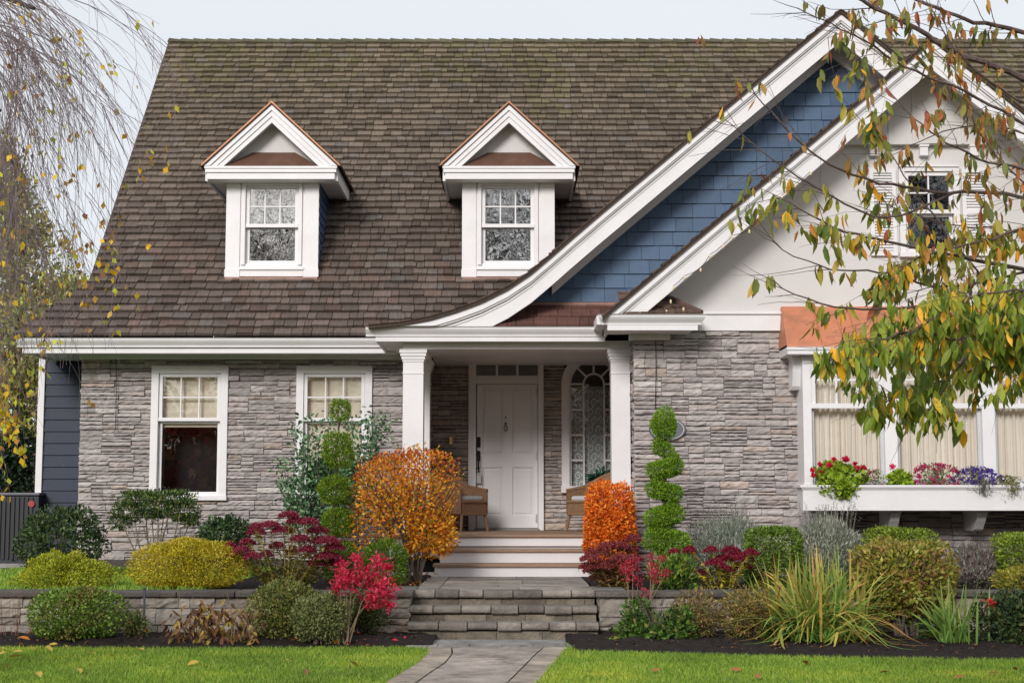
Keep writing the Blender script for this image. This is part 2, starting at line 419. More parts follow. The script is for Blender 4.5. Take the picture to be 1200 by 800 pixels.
# mown grass on both lawns, and the narrow upper lawn by the left wall
def grass_blades(x, y, z, h0, h1, pal, wd):
    n = len(x); h = rng.uniform(h0, h1, n); a = rng.uniform(0, 6.28, n); ln = rng.uniform(.1, .7, n) * h
    b = np.stack([x, y, z], 1); m1 = b + np.stack([np.cos(a) * ln * .35, np.sin(a) * ln * .35, h * .6], 1); t1 = b + np.stack([np.cos(a) * ln, np.sin(a) * ln, h], 1)
    pts = np.stack([b, m1, t1], 1); wv = np.stack([np.full(n, wd), np.full(n, wd * .8), np.full(n, .0008)], 1)
    fa = rng.uniform(0, 3.14, n); nup = np.stack([np.cos(fa), np.sin(fa), np.full(n, .1)], 1)[:, None, :].repeat(3, 1)
    return pts, wv, nup
GPAL = [(132, 166, 54, 4), (150, 182, 64, 4), (110, 148, 46, 3), (160, 184, 82, 1.6), (178, 178, 96, .5), (90, 122, 46, 1)]
n = 230000
gy = 2 + 12.4 * rng.random(n) ** .55; gy = np.where(rng.random(n) < .85, rng.uniform(10.6, 14.3, n), gy)
gx = rng.uniform(-1, 1, n) * (gy * .36 + .6)
be = np.array([bed_edge(v) for v in np.linspace(-8, 8, 801)]); bev = np.interp(gx, np.linspace(-8, 8, 801), be) + rng.normal(size=n) * .03
lft = np.interp(-gy, [-t[0] for t in PATHL], [t[1] for t in PATHL]); rgt = np.interp(-gy, [-t[0] for t in PATHR], [t[1] for t in PATHR])
k = (gy < bev) & ((gx < lft + .012) | (gx > rgt - .012)); gx, gy = gx[k], gy[k]
pts, wv, nup = grass_blades(gx, gy, np.full(len(gx), GZ - .004), .022, .05, GPAL, .0055)
C = pick(GPAL, len(gx), .2)
tone = np.array([mnoise.noise((a * .9, b * .9, 3.1)) + .6 * mnoise.noise((a * 3.1, b * 3.1, 1.)) for a, b in zip(gx, gy)])
C *= (.94 + .34 * tone)[:, None]; C[:, 0] *= (1 + .4 * np.clip(tone, 0, 1))
L = Leaves().strip(pts, wv, C, nup)
tag(L.build('grass'), 'short mown green grass of the front lawn', 'grass', kind='stuff')

# paved path: two curved border courses of pavers and a slab between
m = MB(); ys = [13.95 - .30 * i for i in range(40)]
for i in range(len(ys) - 1):
    ya, yb = ys[i] - .006, ys[i + 1] + .006
    for sd in (0, 1):
        tab = (PATHL, PATHR)[sd]; sg = (1, -1)[sd]
        xa, xb = path_x(tab, ya), path_x(tab, yb); wdt = .21
        c = np.array((.41, .34, .275)) * random.uniform(.72, 1.15); z = GZ + .022 + random.uniform(-.002, .002)
        q = [(xa, ya, z), (xa + sg * wdt, ya, z), (xb + sg * wdt, yb, z), (xb, yb, z)]
        vs = q + [(a, b, GZ - .03) for a, b, _ in q]
        m.add(vs, [(0, 1, 2, 3), (0, 4, 5, 1), (1, 5, 6, 2), (2, 6, 7, 3), (3, 7, 4, 0)], c)
    if i % 3 == 0:
        ye = max(ys[min(i + 3, len(ys) - 1)], 2.2) + .006
        seg = [ya + (ye - ya) * t / 4 for t in range(5)]; c = np.array((.38, .325, .28)) * random.uniform(.8, 1.12); z = GZ + .019
        lft_ = [(path_x(PATHL, y) + .224, y, z) for y in seg]; rgt_ = [(path_x(PATHR, y) - .224, y, z) for y in seg]
        m.add(lft_ + rgt_, [(j, j + 1, 6 + j, 5 + j) for j in range(4)], c)
m.box(-.97, .78, 13.96, 14.72, GZ - .03, GZ + .02, (.27, .262, .25))
for i in range(6):                               # the course of flat pavers at the foot of the steps
    a = -.96 + i * .29; m.box(a + .004, a + .282, 14.0, 14.25, GZ, GZ + .027 + random.uniform(0, .002), np.array((.28, .265, .25)) * random.uniform(.8, 1.15))
struct(m.build('path', PAVE))

def soil_sheet(name, x0, x1, yf, yb, z, mound=.05, nx=160, ny=30, hole=None):
    m = MB(); vs = []; fs = []
    for j in range(ny + 1):
        for i in range(nx + 1):
            x = x0 + (x1 - x0) * i / nx; a, b = yf(x), yb(x); t = j / ny; y = a + (b - a) * t
            h = mound * math.sin(min(1, t * 2.2) * math.pi / 2) + .03 * mnoise.noise((x * 4, y * 4, 0)) * min(1, t * 6) + .022 * mnoise.noise((x * 15, y * 15, 4)) * min(1, t * 6)
            vs.append((x, y, z + h))
    for j in range(ny):
        for i in range(nx): fs.append((j * (nx + 1) + i, j * (nx + 1) + i + 1, (j + 1) * (nx + 1) + i + 1, (j + 1) * (nx + 1) + i))
    m.add(vs, fs); return struct(m.build(name, SOIL, smooth=False))
soil_sheet('front_bed_soil', -9, -.72, lambda x: bed_edge(x) - .02, lambda x: 15.25, GZ - .005, .07)
soil_sheet('front_bed_soil', .5, 9, lambda x: bed_edge(x) - .02, lambda x: 15.25, GZ - .005, .07)
soil_sheet('upper_bed_soil', -3.1, -.98, lambda x: 15.2, lambda x: 21.2, UZ - .03, .03, ny=50)
soil_sheet('upper_bed_soil', .84, 9.2, lambda x: 15.2, lambda x: 19.0, UZ - .03, .03, ny=40)
m = MB().box(-14, -3.1, 15.2, 24, 0, UZ); struct(m.build('upper_lawn', MATS['turf']))
n = 16000; gx = rng.uniform(-6.6, -3.1, n); gy = rng.uniform(15.4, 20.6, n)
pts, wv, nup = grass_blades(gx, gy, np.full(n, UZ - .003), .03, .065, GPAL, .008)
tag(Leaves().strip(pts, wv, pick(GPAL, n, .2), nup).build('grass'), 'narrow strip of grass between the retaining wall and the house', 'grass', kind='stuff')

# landing of flagstones between garden steps and porch steps
m = MB()
LX0, LX1 = -.98, .82
m.box(LX0 - .02, LX1 + .02, 15.6, 18.3, 0, UZ - .012, (.12, .115, .1))
yy = 15.603
for r_ in range(6):
    h = (.42, .46, .42, .46, .48, .4)[r_]; x = LX0; first = True
    while x < LX1 - .02:
        wd = .24 if first else random.uniform(.5, .95)
        if LX1 - x - wd < .3: wd = LX1 - x
        m.box(x + .004, x + wd - .004, yy + .004, yy + h - .004, UZ - .05, UZ + .015 + random.uniform(-.002, .002), np.array((.31, .275, .24)) * random.uniform(.7, 1.15)); x += wd; first = False
    yy += h
struct(m.build('landing_paving', PAVE, bevel=.004))

# ------------------------------------------------------------------ garden steps and retaining walls
st = empty('garden_steps', 'low grey stone garden steps with rounded block nosings between two retaining walls', 'steps', (-.08, 15.0, GZ))
lev = [(.545, 15.30), (.41, 15.02), (.272, 14.74)]
for (z, y) in lev:
    m = MB(); x = LX0 - .02
    rs = random.Random(int(z * 1000))
    while x < LX1:
        wd = rs.uniform(.22, .30)
        if LX1 - x - wd < .12: wd = LX1 - x + .01
        c = np.array((.23, .20, .172)) * rs.uniform(.65, 1.3); o_ = rs.uniform(-.008, .008)
        zb_ = rs.uniform(.066, .08); pr = [(y + .30, z - zb_), (y + .30, z), (y + .03 + o_, z + rs.uniform(-.003, .004)), (y + .008 + o_, z - .012), (y + o_, z - .028), (y + o_, z - zb_ + .02), (y + .012 + o_, z - zb_ + .004), (y + .035, z - zb_)]
        m.prism_x(pr, x + .004, x + wd - .004, c); x += wd
    blk = m.build('step_nosing', PAVE, st, bevel=.006)
    m2 = MB(); x = LX0 - .01
    while x < LX1:
        wd = rs.uniform(.3, .5); wd = min(wd, LX1 - x) if LX1 - x > .0 else .01
        m2.box(x + .002, x + wd - .002, y + .05, y + .28, z - .17, z - .082, np.array((.22, .185, .14)) * rs.uniform(.8, 1.2)); x += max(wd, .05)
    m2.build('riser', PAVE, st)

def retaining(x0, x1, end_left, label, seed):
    W0 = 15.02
    r_ = empty('retaining_wall', label, 'wall', ((x0 + x1) / 2, W0 + .2, GZ))
    m = MB(); mp = lambda u, z, h: (u, W0 - h, z)
    pal = [((.33, .29, .245), 4), ((.39, .35, .30), 2.5), ((.24, .21, .18), 2), ((.34, .27, .21), 1)]
    ledgestone(m, x0, x1, GZ - .03, .50, [], mp, hr=(.09, .15), wr_=(.22, .55), dep=(.008, .03), band=(.15, .24), pal=pal, seed=seed)
    m.box(x0 + .01, x1 - .01, W0 + .002, W0 + .3, 0, .5, (.1, .09, .08))
    ex = x0 if end_left else x1; sg = -1 if end_left else 1
    ledgestone(m, W0, W0 + .95, GZ - .03, .50, [], lambda u, z, h: (ex + sg * (h - .03) , u, z), hr=(.09, .15), wr_=(.22, .55), dep=(.03, .045), band=(.15, .24), pal=pal, seed=seed + 5)
    m.box(min(ex - sg * .002, ex - sg * .25), max(ex - sg * .002, ex - sg * .25), W0 + .3, W0 + .95, 0, .5, (.1, .09, .08))
    m.build('stone_face', STONE, r_)
    m = MB(); x = x0 - .04; rs = random.Random(seed)
    while x < x1 + .03:
        wd = rs.uniform(.5, .85)
        if x1 + .04 - x - wd < .3: wd = x1 + .04 - x
        y0 = W0 - .055 + rs.uniform(-.008, .008)
        m.box(x + .003, x + wd - .003, y0, W0 + .33, .50, .50 + .055 + rs.uniform(-.003, .004), np.array((.105, .092, .08)) * rs.uniform(.7, 1.25)); x += wd
    m.box(min(ex + sg * .04, ex - sg * .28), max(ex + sg * .04, ex - sg * .28), W0 + .335, W0 + .95, .5, .556, (.16, .145, .13))
    m.build('coping', PAVE, r_, bevel=.012)
    return r_
retaining(-9.0, -1.0, False, 'long low stone retaining wall with dark coping left of the garden steps', 21)
retaining(.85, 9.0, True, 'low stone retaining wall with coping right of the garden steps, half hidden by shrubs', 22)

# ------------------------------------------------------------------ the house
WL, WD, WW = 20.70, 21.90, 18.60           # left stone wall, door wall, wing wall
house = empty('house', 'grey stone cottage with brown shingle roof, two dormers and blue shingled gable', 'house', (0, 20, UZ))
EAVE_Y, RIDGE_Y = 20.15, 25.4
zE = PZ(393, EAVE_Y); zR = PZ(47, RIDGE_Y); K = (zR - zE) / (RIDGE_Y - EAVE_Y)
def roof_z(y): return zE + K * (y - EAVE_Y)
SLEN = math.hypot(RIDGE_Y - EAVE_Y, zR - zE); CY, CZ = (RIDGE_Y - EAVE_Y) / SLEN, (zR - zE) / SLEN
XL, XHIP, XR = -5.83, -6.62, 9.6

def roof_col(u, s):
    t = s / SLEN
    lo = np.array((.110, .085, .073)); mid = np.array((.121, .095, .075)); hi = np.array((.138, .111, .076))
    c = lo + (mid - lo) * min(1, t * 2) if t < .5 else mid + (hi - mid) * (t - .5) * 2
    c = c * (1 + .20 * mnoise.noise((u * .7, s * .7, 0))) * random.uniform(.82, 1.46)
    q = mnoise.noise((u * .9, s * .5, 5)) + (t - .75) * 2.2
    if q > .3 and random.random() < .4: c = c * .7 + np.array((.115, .112, .035)) * .4
    if random.random() < .05: c = c * .6 + np.array((.12, .11, .105)) * .6
    if t < .25 and random.random() < .15: c = c * np.array((1.06, .95, .92))
    return c
mp = lambda u, s, h: (u, EAVE_Y + s * CY - h * CZ, zE + s * CZ + h * CY)
sh = (XL - XHIP) / CY
m = MB()
m.add([mp(XL + .02, 0, -.008), mp(XR, 0, -.008), mp(XR, SLEN, -.008), mp(XL + .02, SLEN, -.008), mp(XHIP + .02, 0, -.008), mp(XL + .02, sh - .02, -.008)], [(0, 1, 2, 3), (4, 0, 5)], (.03, .022, .02))
shingles(m, XHIP, XR, 0, SLEN - .02, .158, (.10, .30), [(-1, 1, -XHIP * 1. + 0 if False else -XHIP)] if False else [], mp, .042, roof_col, gap=.011) if False else None
def front_planes(): return []
# upper field, right of the gable edge, and the lower courses that run out to the hip on the left
shingles(m, XL, XR, 0, SLEN - .03, .158, (.075, .25), [], mp, .046, roof_col, gap=.008, rag=.014)
shingles(m, XHIP, XL, 0, sh, .158, (.075, .25), [(-1 / CY, 1, -XHIP / CY)], mp, .046, roof_col, gap=.008, rag=.014)
roof = m.build('roof', ROOF, house)
m = MB()                                                             # rear slope and the hip's left slope
m.add([(XL, RIDGE_Y, zR - .02), (XR, RIDGE_Y, zR - .02), (XR, RIDGE_Y * 2 - EAVE_Y, zE), (XL, RIDGE_Y * 2 - EAVE_Y, zE)], [(0, 1, 2, 3)], (.1, .075, .06))
mpl = lambda u, s, h: (XHIP + s * CY - h * CZ, u, zE + s * CZ + h * CY)
m.add([mpl(EAVE_Y, 0, -.008), mpl(30, 0, -.008), mpl(30, sh, -.008), mpl(EAVE_Y + sh * CY, sh, -.008)], [(0, 3, 2, 1)], (.03, .022, .02))
shingles(m, EAVE_Y, 30, 0, sh, .158, (.12, .3), [(-1 / CY, 1, -EAVE_Y / CY)], mpl, .024, roof_col, gap=.009)
m.build('rear_slope', ROOF, roof)
m = MB(); x = XL - .03                                               # ridge caps, each a little bent saddle
while x < XR:
    wd = .21; c = np.array((.105, .095, .06)) * random.uniform(.75, 1.25); lift = random.uniform(.0, .008)
    a = (zR - .055, zR + .028 + lift, zR - .055); b = (zR - .07, zR + .006, zR - .07)
    vs = [(x, RIDGE_Y - .11, a[0]), (x, RIDGE_Y, a[1]), (x, RIDGE_Y + .11, a[2]), (x + wd + .03, RIDGE_Y - .11, b[0]), (x + wd + .03, RIDGE_Y, b[1]), (x + wd + .03, RIDGE_Y + .11, b[2])]
    vs += [(p[0], p[1], p[2] - .02) for p in vs]
    m.add(vs, [(0, 3, 4, 1), (1, 4, 5, 2), (0, 1, 7, 6), (1, 2, 8, 7), (0, 6, 9, 3)], c); x += wd
m.build('ridge_cap', ROOF, roof)
# gable end wall of the main roof and verge trim
m = MB(); m.add([(XL + .06, 20.5, zE), (XL + .06, 30.2, zE), (XL + .06, RIDGE_Y, zR - .08)], [(0, 1, 2)], lin(48, 62, 92)); m.build('gable_end_wall', BLUE, house)
m = MB(); m.add([mp(XL - .015, sh, .028), mp(XL + .03, sh, .028), mp(XL + .03, SLEN, .028), mp(XL - .015, SLEN, .028), mp(XL - .015, sh, -.14), mp(XL + .03, sh, -.14), mp(XL + .03, SLEN, -.14), mp(XL - .015, SLEN, -.14)],
    [(0, 1, 2, 3), (0, 3, 7, 4), (0, 4, 5, 1)], (.07, .055, .045)); m.build('verge', ROOF, roof)

def sheet_holes(mb, x0, x1, z0, z1, y, holes, c=(.5, .5, .5)):
    X = sorted({x0, x1, *[h[0] for h in holes], *[h[1] for h in holes]}); Z = sorted({z0, z1, *[h[2] for h in holes], *[h[3] for h in holes]})
    for i in range(len(X) - 1):
        for j in range(len(Z) - 1):
            a, b = (X[i] + X[i + 1]) / 2, (Z[j] + Z[j + 1]) / 2
            if x0 < a < x1 and z0 < b < z1 and not any(h[0] < a < h[1] and h[2] < b < h[3] for h in holes):
                mb.add([(X[i], y, Z[j]), (X[i + 1], y, Z[j]), (X[i + 1], y, Z[j + 1]), (X[i], y, Z[j + 1])], [(0, 1, 2, 3)], c)

def double_hung(parent, x0, x1, z0, z1, Y, kind, blind=None, name='window', cols=3, rows=2, split=.5, cas=.095, sill=True, dark=None, low_bottom=None, muntin=.02):
    """white double-hung window: casing outer rectangle x0..x1, z0..z1; front of the wall at Y"""
    m = MB(); f = Y - .055; b = Y + .10
    m.box(x0, x0 + cas, f, b, z0 + .06, z1 - cas); m.box(x1 - cas, x1, f, b, z0 + .06, z1 - cas)
    m.box(x0, x1, f - .004, b, z1 - cas, z1); m.box(x0 - .012, x1 + .012, f - .03, b, z0, z0 + .06)
    m.box(x0 + .002, x1 - .002, f - .025, f, z1 - .022, z1 - .004)
    win = m.build(name, WHITE, parent, bevel=.004)
    ix0, ix1, iz0, iz1 = x0 + cas, x1 - cas, z0 + .06, z1 - cas
    zm = iz0 + (iz1 - iz0) * split; s = .05
    up = MB(); ya, yb = Y - .03, Y + .02
    up.box(ix0 + .004, ix0 + s, ya, yb, zm, iz1 - .004); up.box(ix1 - s, ix1 - .004, ya, yb, zm, iz1 - .004)
    up.box(ix0 + s, ix1 - s, ya, yb, iz1 - s, iz1 - .004); up.box(ix0 - .006, ix1 + .006, ya - .012, yb, zm - .02, zm + .028)
    gx0, gx1, gz0, gz1 = ix0 + s, ix1 - s, zm + .028, iz1 - s
    for i in range(1, cols): x = gx0 + (gx1 - gx0) * i / cols; up.box(x - muntin / 2, x + muntin / 2, ya + .012, yb - .012, gz0, gz1)
    for j in range(1, rows): z = gz0 + (gz1 - gz0) * j / rows; up.box(gx0, gx1, ya + .014, yb - .014, z - muntin / 2, z + muntin / 2)
    up.build('upper_sash', WHITE, win, bevel=.003)
    lo = MB(); ya2, yb2 = Y + .022, Y + .06; s2 = .045
    lo.box(ix0 + .004, ix0 + s2, ya2, yb2, iz0, zm - .02); lo.box(ix1 - s2, ix1 - .004, ya2, yb2, iz0, zm - .02)
    lo.box(ix0 + s2, ix1 - s2, ya2, yb2, iz0, iz0 + .055); lo.box(ix0 + s2, ix1 - s2, ya2, yb2, zm - .05, zm - .021)
    lo.build('lower_sash', WHITE, win, bevel=.003)
    g1 = MB().add([(gx0, Y + .0, gz0), (gx1, Y, gz0), (gx1, Y, gz1), (gx0, Y, gz1)], [(0, 1, 2, 3)]); g1.build('pane', GLASS, win)
    g2 = MB().add([(ix0 + s2, Y + .045, iz0 + .05), (ix1 - s2, Y + .045, iz0 + .05), (ix1 - s2, Y + .045, zm - .03), (ix0 + s2, Y + .045, zm - .03)], [(0, 1, 2, 3)]); g2.build('pane', GLASS, win)
    if blind is not None:
        zb = iz0 + (iz1 - iz0) * blind[0]; m = MB(); nn = 14; yb_ = Y + .085
        zs = np.linspace(iz1 + .02, zb, nn)
        vs = []; 
        for i, z in enumerate(zs): yy_ = yb_ + (.006 if i % 2 else 0); vs += [(ix0 - .01, yy_, z), (ix1 + .01, yy_, z)]
        m.add(vs, [(2 * i, 2 * i + 2, 2 * i + 3, 2 * i + 1) for i in range(nn - 1)])
        m.box(ix0, ix1, yb_ - .006, yb_ + .006, zb - .03, zb - .001)
        m.build('blind', blind[1], win)
    if dark is not None:
        MB().add([(ix0 - .02, dark, iz0 - .02), (ix1 + .02, dark, iz0 - .02), (ix1 + .02, dark, iz1 + .02), (ix0 - .02, dark, iz1 + .02)], [(0, 1, 2, 3)]).build('room_shade_panel', DARK, win)  # flat black sheet, room darkness painted on just behind the sashes
    return win

# left stone wall with two windows
lw = [(177, 267, 429, 586), (347, 436, 429, 586)]
WINS = [(PX(a, WL, 507), PX(b, WL, 507), PZ(d, WL), PZ(c, WL)) for a, b, c, d in lw]
WINS[1] = (WINS[1][0], WINS[1][1], WINS[0][2], WINS[0][3])
SX0, SX1 = PX(94, WL, 500), PX(502, WL, 500); Z0W, Z1W = PZ(656, WL), PZ(421, WL) + .1
mpw = lambda Y: (lambda u, z, h: (u, Y - h, z))
m = MB(); inner = [(a + .03, b - .03, c + .03, d - .03) for a, b, c, d in WINS]
ledgestone(m, SX0, SX1, Z0W, Z1W, inner, mpw(WL), seed=31)
sheet_holes(m, SX0 + .02, SX1, UZ - .3, Z1W, WL + .001, inner, (.05, .046, .044))
ledgestone(m, WL, WL + 1.0, Z0W, Z1W, [], lambda u, z, h: (SX0 - h + .03, u, z), seed=32)
m.add([(SX0 + .03, WL, 0), (SX0 + .03, WL + 1, 0), (SX0 + .03, WL + 1, Z1W), (SX0 + .03, WL, Z1W)], [(0, 1, 2, 3)], (.05, .046, .044))
m.build('stone_wall', STONE, house)
m = MB().box(SX0 - .01, SX1, WL - .075, WL - .002, UZ - .3, Z0W); m.build('foundation', mat('foundation', (.075, .066, .06), .9, var=.3, vscale=6, bump=.5, bscale=30), house)
double_hung(house, *WINS[0], WL, 'w', blind=(.58, FABRIC), split=.62, cas=.10, dark=WL + .5)
double_hung(house, *WINS[1], WL, 'w', blind=(.30, FABRIC), split=.62, cas=.10, dark=WL + .5)

# blue clapboard wall set back at the left corner, white corner board
BY = WL + .75; bx0, bx1 = PX(47, BY, 510), SX0 + .05
m = MB(); z = UZ - .1; hb = .165
while z < Z1W:
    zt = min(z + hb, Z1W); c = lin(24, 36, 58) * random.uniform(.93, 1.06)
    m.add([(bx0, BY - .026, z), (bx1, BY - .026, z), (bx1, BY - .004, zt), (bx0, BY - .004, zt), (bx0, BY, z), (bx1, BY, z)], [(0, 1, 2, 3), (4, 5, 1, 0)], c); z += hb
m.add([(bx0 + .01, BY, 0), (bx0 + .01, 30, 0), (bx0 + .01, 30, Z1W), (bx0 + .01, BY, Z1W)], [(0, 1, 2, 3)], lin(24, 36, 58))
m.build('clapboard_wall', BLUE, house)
MB().box(bx0 - .035, bx0 + .055, BY - .05, BY + .12, UZ - .05, Z1W).build('corner_board', WHITE, house, bevel=.004)
m = MB()
m.box(9.5, 9.55, 18.6, 30.6, 0, zE); m.box(bx0, 9.5, 30.55, 30.6, 0, zE); m.add([(9.5, 20.5, zE), (9.5, 30.6, zE), (9.5, RIDGE_Y, zR)], [(0, 1, 2)])
m.box(bx0 + .1, 9.5, 22.4, 30.5, .4, .45)
m.build('rear_wall', CREAM, house)

# gutters, fascias and soffits
def gutter_prof(y, z, k=1.0):       # ogee gutter, front lip at y
    pr = [(0, 0), (.012, -.012), (.014, -.03), (.03, -.055), (.05, -.078), (.062, -.095), (.062, -.112), (.13, -.112), (.13, -.006), (.022, -.006)]
    return [(y + a * k, z + b * k) for a, b in pr][::-1]
gzL = PZ(395.5, 19.98)
m = MB().prism_x(gutter_prof(19.98, gzL, 1.05), PX(19, 20), PX(452, 20)); 
m.prism_x([(b_, c_) for b_, c_ in gutter_prof(0, gzL, 1.05)], 0, 0) if False else None
m.build('gutter', WHITE, house)
m = MB()
zf1, zf0 = PZ(408.5, 20.07), PZ(414, 20.07)
m.box(PX(26, 20), PX(462, 20), 20.115, 20.16, zf0 - .0, gzL - .02)
m.box(PX(24, 20), PX(462, 20), 20.085, 20.114, zf0 + .004, zf1 + .02)
m.box(PX(26, 20), PX(462, 20), 20.162, WL - .03, zf0 + .03, zf0 + .045)
m.box(PX(26, 20), SX0 + .02, WL - .03, BY + 3, zf0 + .03, zf0 + .045)
m.box(SX0 - .02, SX1, WL - .075, WL - .0, PZ(421.5, WL), zf0 + .03)
m.box(PX(26, 20), PX(26, 20) + .04, 20.162, 26, zf0, gzL - .02)
m.build('fascia', WHITE, house, bevel=.003)

# porch: door wall, floor, columns, beam, ceiling
PF = PZ(626, 18.8)                                            # porch floor level
DW0, DW1 = PX(497, WD) - .35, PX(742, WW) + .02
door_hole = (PX(553, WD), PX(633, WD), PF - .02, PZ(417, WD)); arch_hole = (PX(662, WD, 510), PX(730, WD, 510), PZ(571, WD), PZ(424, WD))
m = MB(); pal = [((.42, .365, .34), 5), ((.47, .405, .37), 3), ((.35, .315, .30), 3), ((.46, .37, .31), 1.2)]
CEIL = PZ(409, 19.0)
ledgestone(m, DW0, DW1, PF, CEIL + .1, [door_hole, arch_hole], mpw(WD), seed=41, pal=pal)
sheet_holes(m, DW0, DW1, PF - .6, CEIL + .1, WD + .001, [door_hole, arch_hole], (.05, .046, .044))
ledgestone(m, WL, WD, PF, CEIL + .1, [], lambda u, z, h: (DW0 + .33 + h - .0, u, z), seed=42, pal=pal)
m.add([(DW0 + .33, WL, 0), (DW0 + .33, WD, 0), (DW0 + .33, WD, 4), (DW0 + .33, WL, 4)], [(0, 1, 2, 3)], (.05, .046, .044))
m.build('porch_stone_wall', STONE, house)

SXA, SXB = PX(520, 18.8, 640), PX(687, 18.8, 640)
m = MB(); y = 18.76
while y < WD: m.box(-1.55, DW1, y + .002, y + .138, PF - .03, PF); y += .14
TREAD = mat('brown_decking', (.32, .21, .145), .7, bump=.4, bscale=12, stretch=(1, 12, 12), var=.2, vscale=5)
m.build('porch_floor', TREAD, house, bevel=.004)
m = MB(); m.box(-1.5, DW1, 18.84, 18.88, UZ + .22, PF - .032); m.box(-1.5, SXA - .05, 18.85, 18.87, UZ - .02, UZ + .04); m.box(SXA, SXB, 18.80, 18.839, PF - .14, PF - .032)
m.build('porch_skirt', WHITE, house, bevel=.003)
MB().box(-1.5, DW1, 18.95, 18.97, UZ - .1, PF - .032).build('porch_shade_panel', DARK, house)  # solid black board painted as the shade beneath the porch floor
stp = MB(); rs_ = MB()
r = (PF - UZ) / 3
y1s = [(18.47, PF - r), (18.17, PF - 2 * r)]
for i, (yt, zt) in enumerate(y1s):
    ex = .03 + .05 * i
    t_ = MB().box(SXA - ex - .02, SXB + ex + .02, yt - .02, yt + .33, zt - .036, zt); t_.build('tread', TREAD, house, bevel=.005)
    q = MB().box(SXA - ex, SXB + ex, yt + .012, yt + .29, (UZ + .016 if i else zt - r + .002), zt - .037); q.build('riser', WHITE, house, bevel=.003)

def column(x, y, half, z0, z1, name='column'):
    m = MB(); h = half
    m.box(x - h, x + h, y - h, y + h, z0 + .2, z1 - .16)
    m.box(x - h - .02, x + h + .02, y - h - .02, y + h + .02, z0, z0 + .18); m.box(x - h - .01, x + h + .01, y - h - .01, y + h + .01, z0 + .18, z0 + .2)
    m.box(x - h - .008, x + h + .008, y - h - .008, y + h + .008, z1 - .31, z1 - .295)
    for a, b, e in ((.16, .13, .008), (.13, .09, .02), (.09, .05, .034), (.05, .0, .045)): m.box(x - h - e, x + h + e, y - h - e, y + h + e, z1 - a, z1 - b - .0005)
    return m.build(name, WHITE, house, bevel=.005)
cy_ = 19.13; hw = PX(612, 19.0) - PX(600, 19.0)
column(PX(484.5, 19.0), cy_, hw, PF, CEIL)
column(PX(727, 19.0), cy_, hw * .93, PF, CEIL)
column(PX(494.5, WL), WL - .05, hw * .95, PF, CEIL, 'pilaster')
bxl = PX(472, 19.0)
m = MB()
m.box(bxl, DW1 - .03, 18.985, 19.27, CEIL, CEIL + .10); m.box(bxl - .02, DW1 - .03, 18.96, 19.29, CEIL + .10, PZ(399, 18.95))
m.box(bxl, bxl + .28, 19.291, WL - .1, CEIL, CEIL + .10)
m.build('porch_beam', WHITE, house, bevel=.004)
m = MB(); m.box(bxl + .281, DW1, 19.271, WD, CEIL + .06, CEIL + .08)
m.build('porch_ceiling', WHITE, house)
# porch eave
gzP = PZ(382.5, 18.72); gx0 = PX(428, 18.72); gx1 = PX(706, 18.72)
MB().prism_x(gutter_prof(18.72, gzP, 1.02), gx0, gx1).build('gutter', WHITE, house)
m = MB(); zfa, zfb = PZ(393.5, 18.8), PZ(400, 18.8)
m.box(gx0 + .12, gx1 + .04, 18.80, 18.835, zfb, zfa + .004); m.box(gx0 + .14, gx1 + .04, 18.836, 18.88, zfb + .01, gzP - .02)
m.box(gx0 + .14, gx1 + .04, 18.881, 19.3, zfb + .012, zfb + .026)
m.box(gx0 + .12, gx0 + .16, 18.881, WL - .1, zfb, gzP - .02); m.box(gx0 + .161, bxl, 19.301, WL - .08, zfb + .012, zfb + .026)
m.prism_x([(a, b) for a, b in [(18.88, gzP - .02), (18.88, gzP), (19.4, gzP), (19.4, gzP - .02)]][::-1], gx0 + .16, gx1)
m.build('porch_eave', WHITE, house, bevel=.003)

# front door with frame and transom
m = MB(); dx0, dx1 = PX(549, WD, 510), PX(637, WD, 510); dt = PZ(412, WD)
px = lambda v: PX(v, WD, 510); pz = lambda v: PZ(v, WD)
m.box(dx0, px(558), WD - .09, WD + .1, PF, dt); m.box(px(630.5), dx1, WD - .09, WD + .1, PF, dt)
m.box(px(558), px(630.5), WD - .092, WD + .1, pz(419), dt); m.box(px(558), px(630.5), WD - .07, WD + .1, pz(450), pz(440.5))
m.box(dx0 - .02, dx1 + .02, WD - .12, WD - .09, dt - .035, dt)
for i in (1, 2): x = px(558 + 72.5 * i / 3); m.box(x - .016, x + .016, WD - .05, WD + .04, pz(440.5), pz(419))
df = m.build('door_frame', WHITE, house, bevel=.005)
MB().add([(px(558), WD + .01, pz(440.5)), (px(630.5), WD + .01, pz(440.5)), (px(630.5), WD + .01, pz(419)), (px(558), WD + .01, pz(419))], [(0, 1, 2, 3)]).build('transom_pane', GLASS, df)
MB().box(px(557), px(631), WD - .14, WD + .05, PF + .001, PF + .03).build('threshold', mat('brushed_steel', (.3, .28, .26), .4, metal=.8), df)
D0, D1, DT, DB = px(559), px(630), pz(450.5), PF + .035
yd = WD - .02
panels = [(565, 589.5, 455, 532), (600, 625, 455, 532), (565, 589.5, 547, 604), (600, 625, 547, 604)]
ph = [(px(a), px(b), pz(d), pz(c)) for a, b, c, d in panels]
m = MB(); sheet_holes(m, D0, D1, DB, DT, yd, ph)
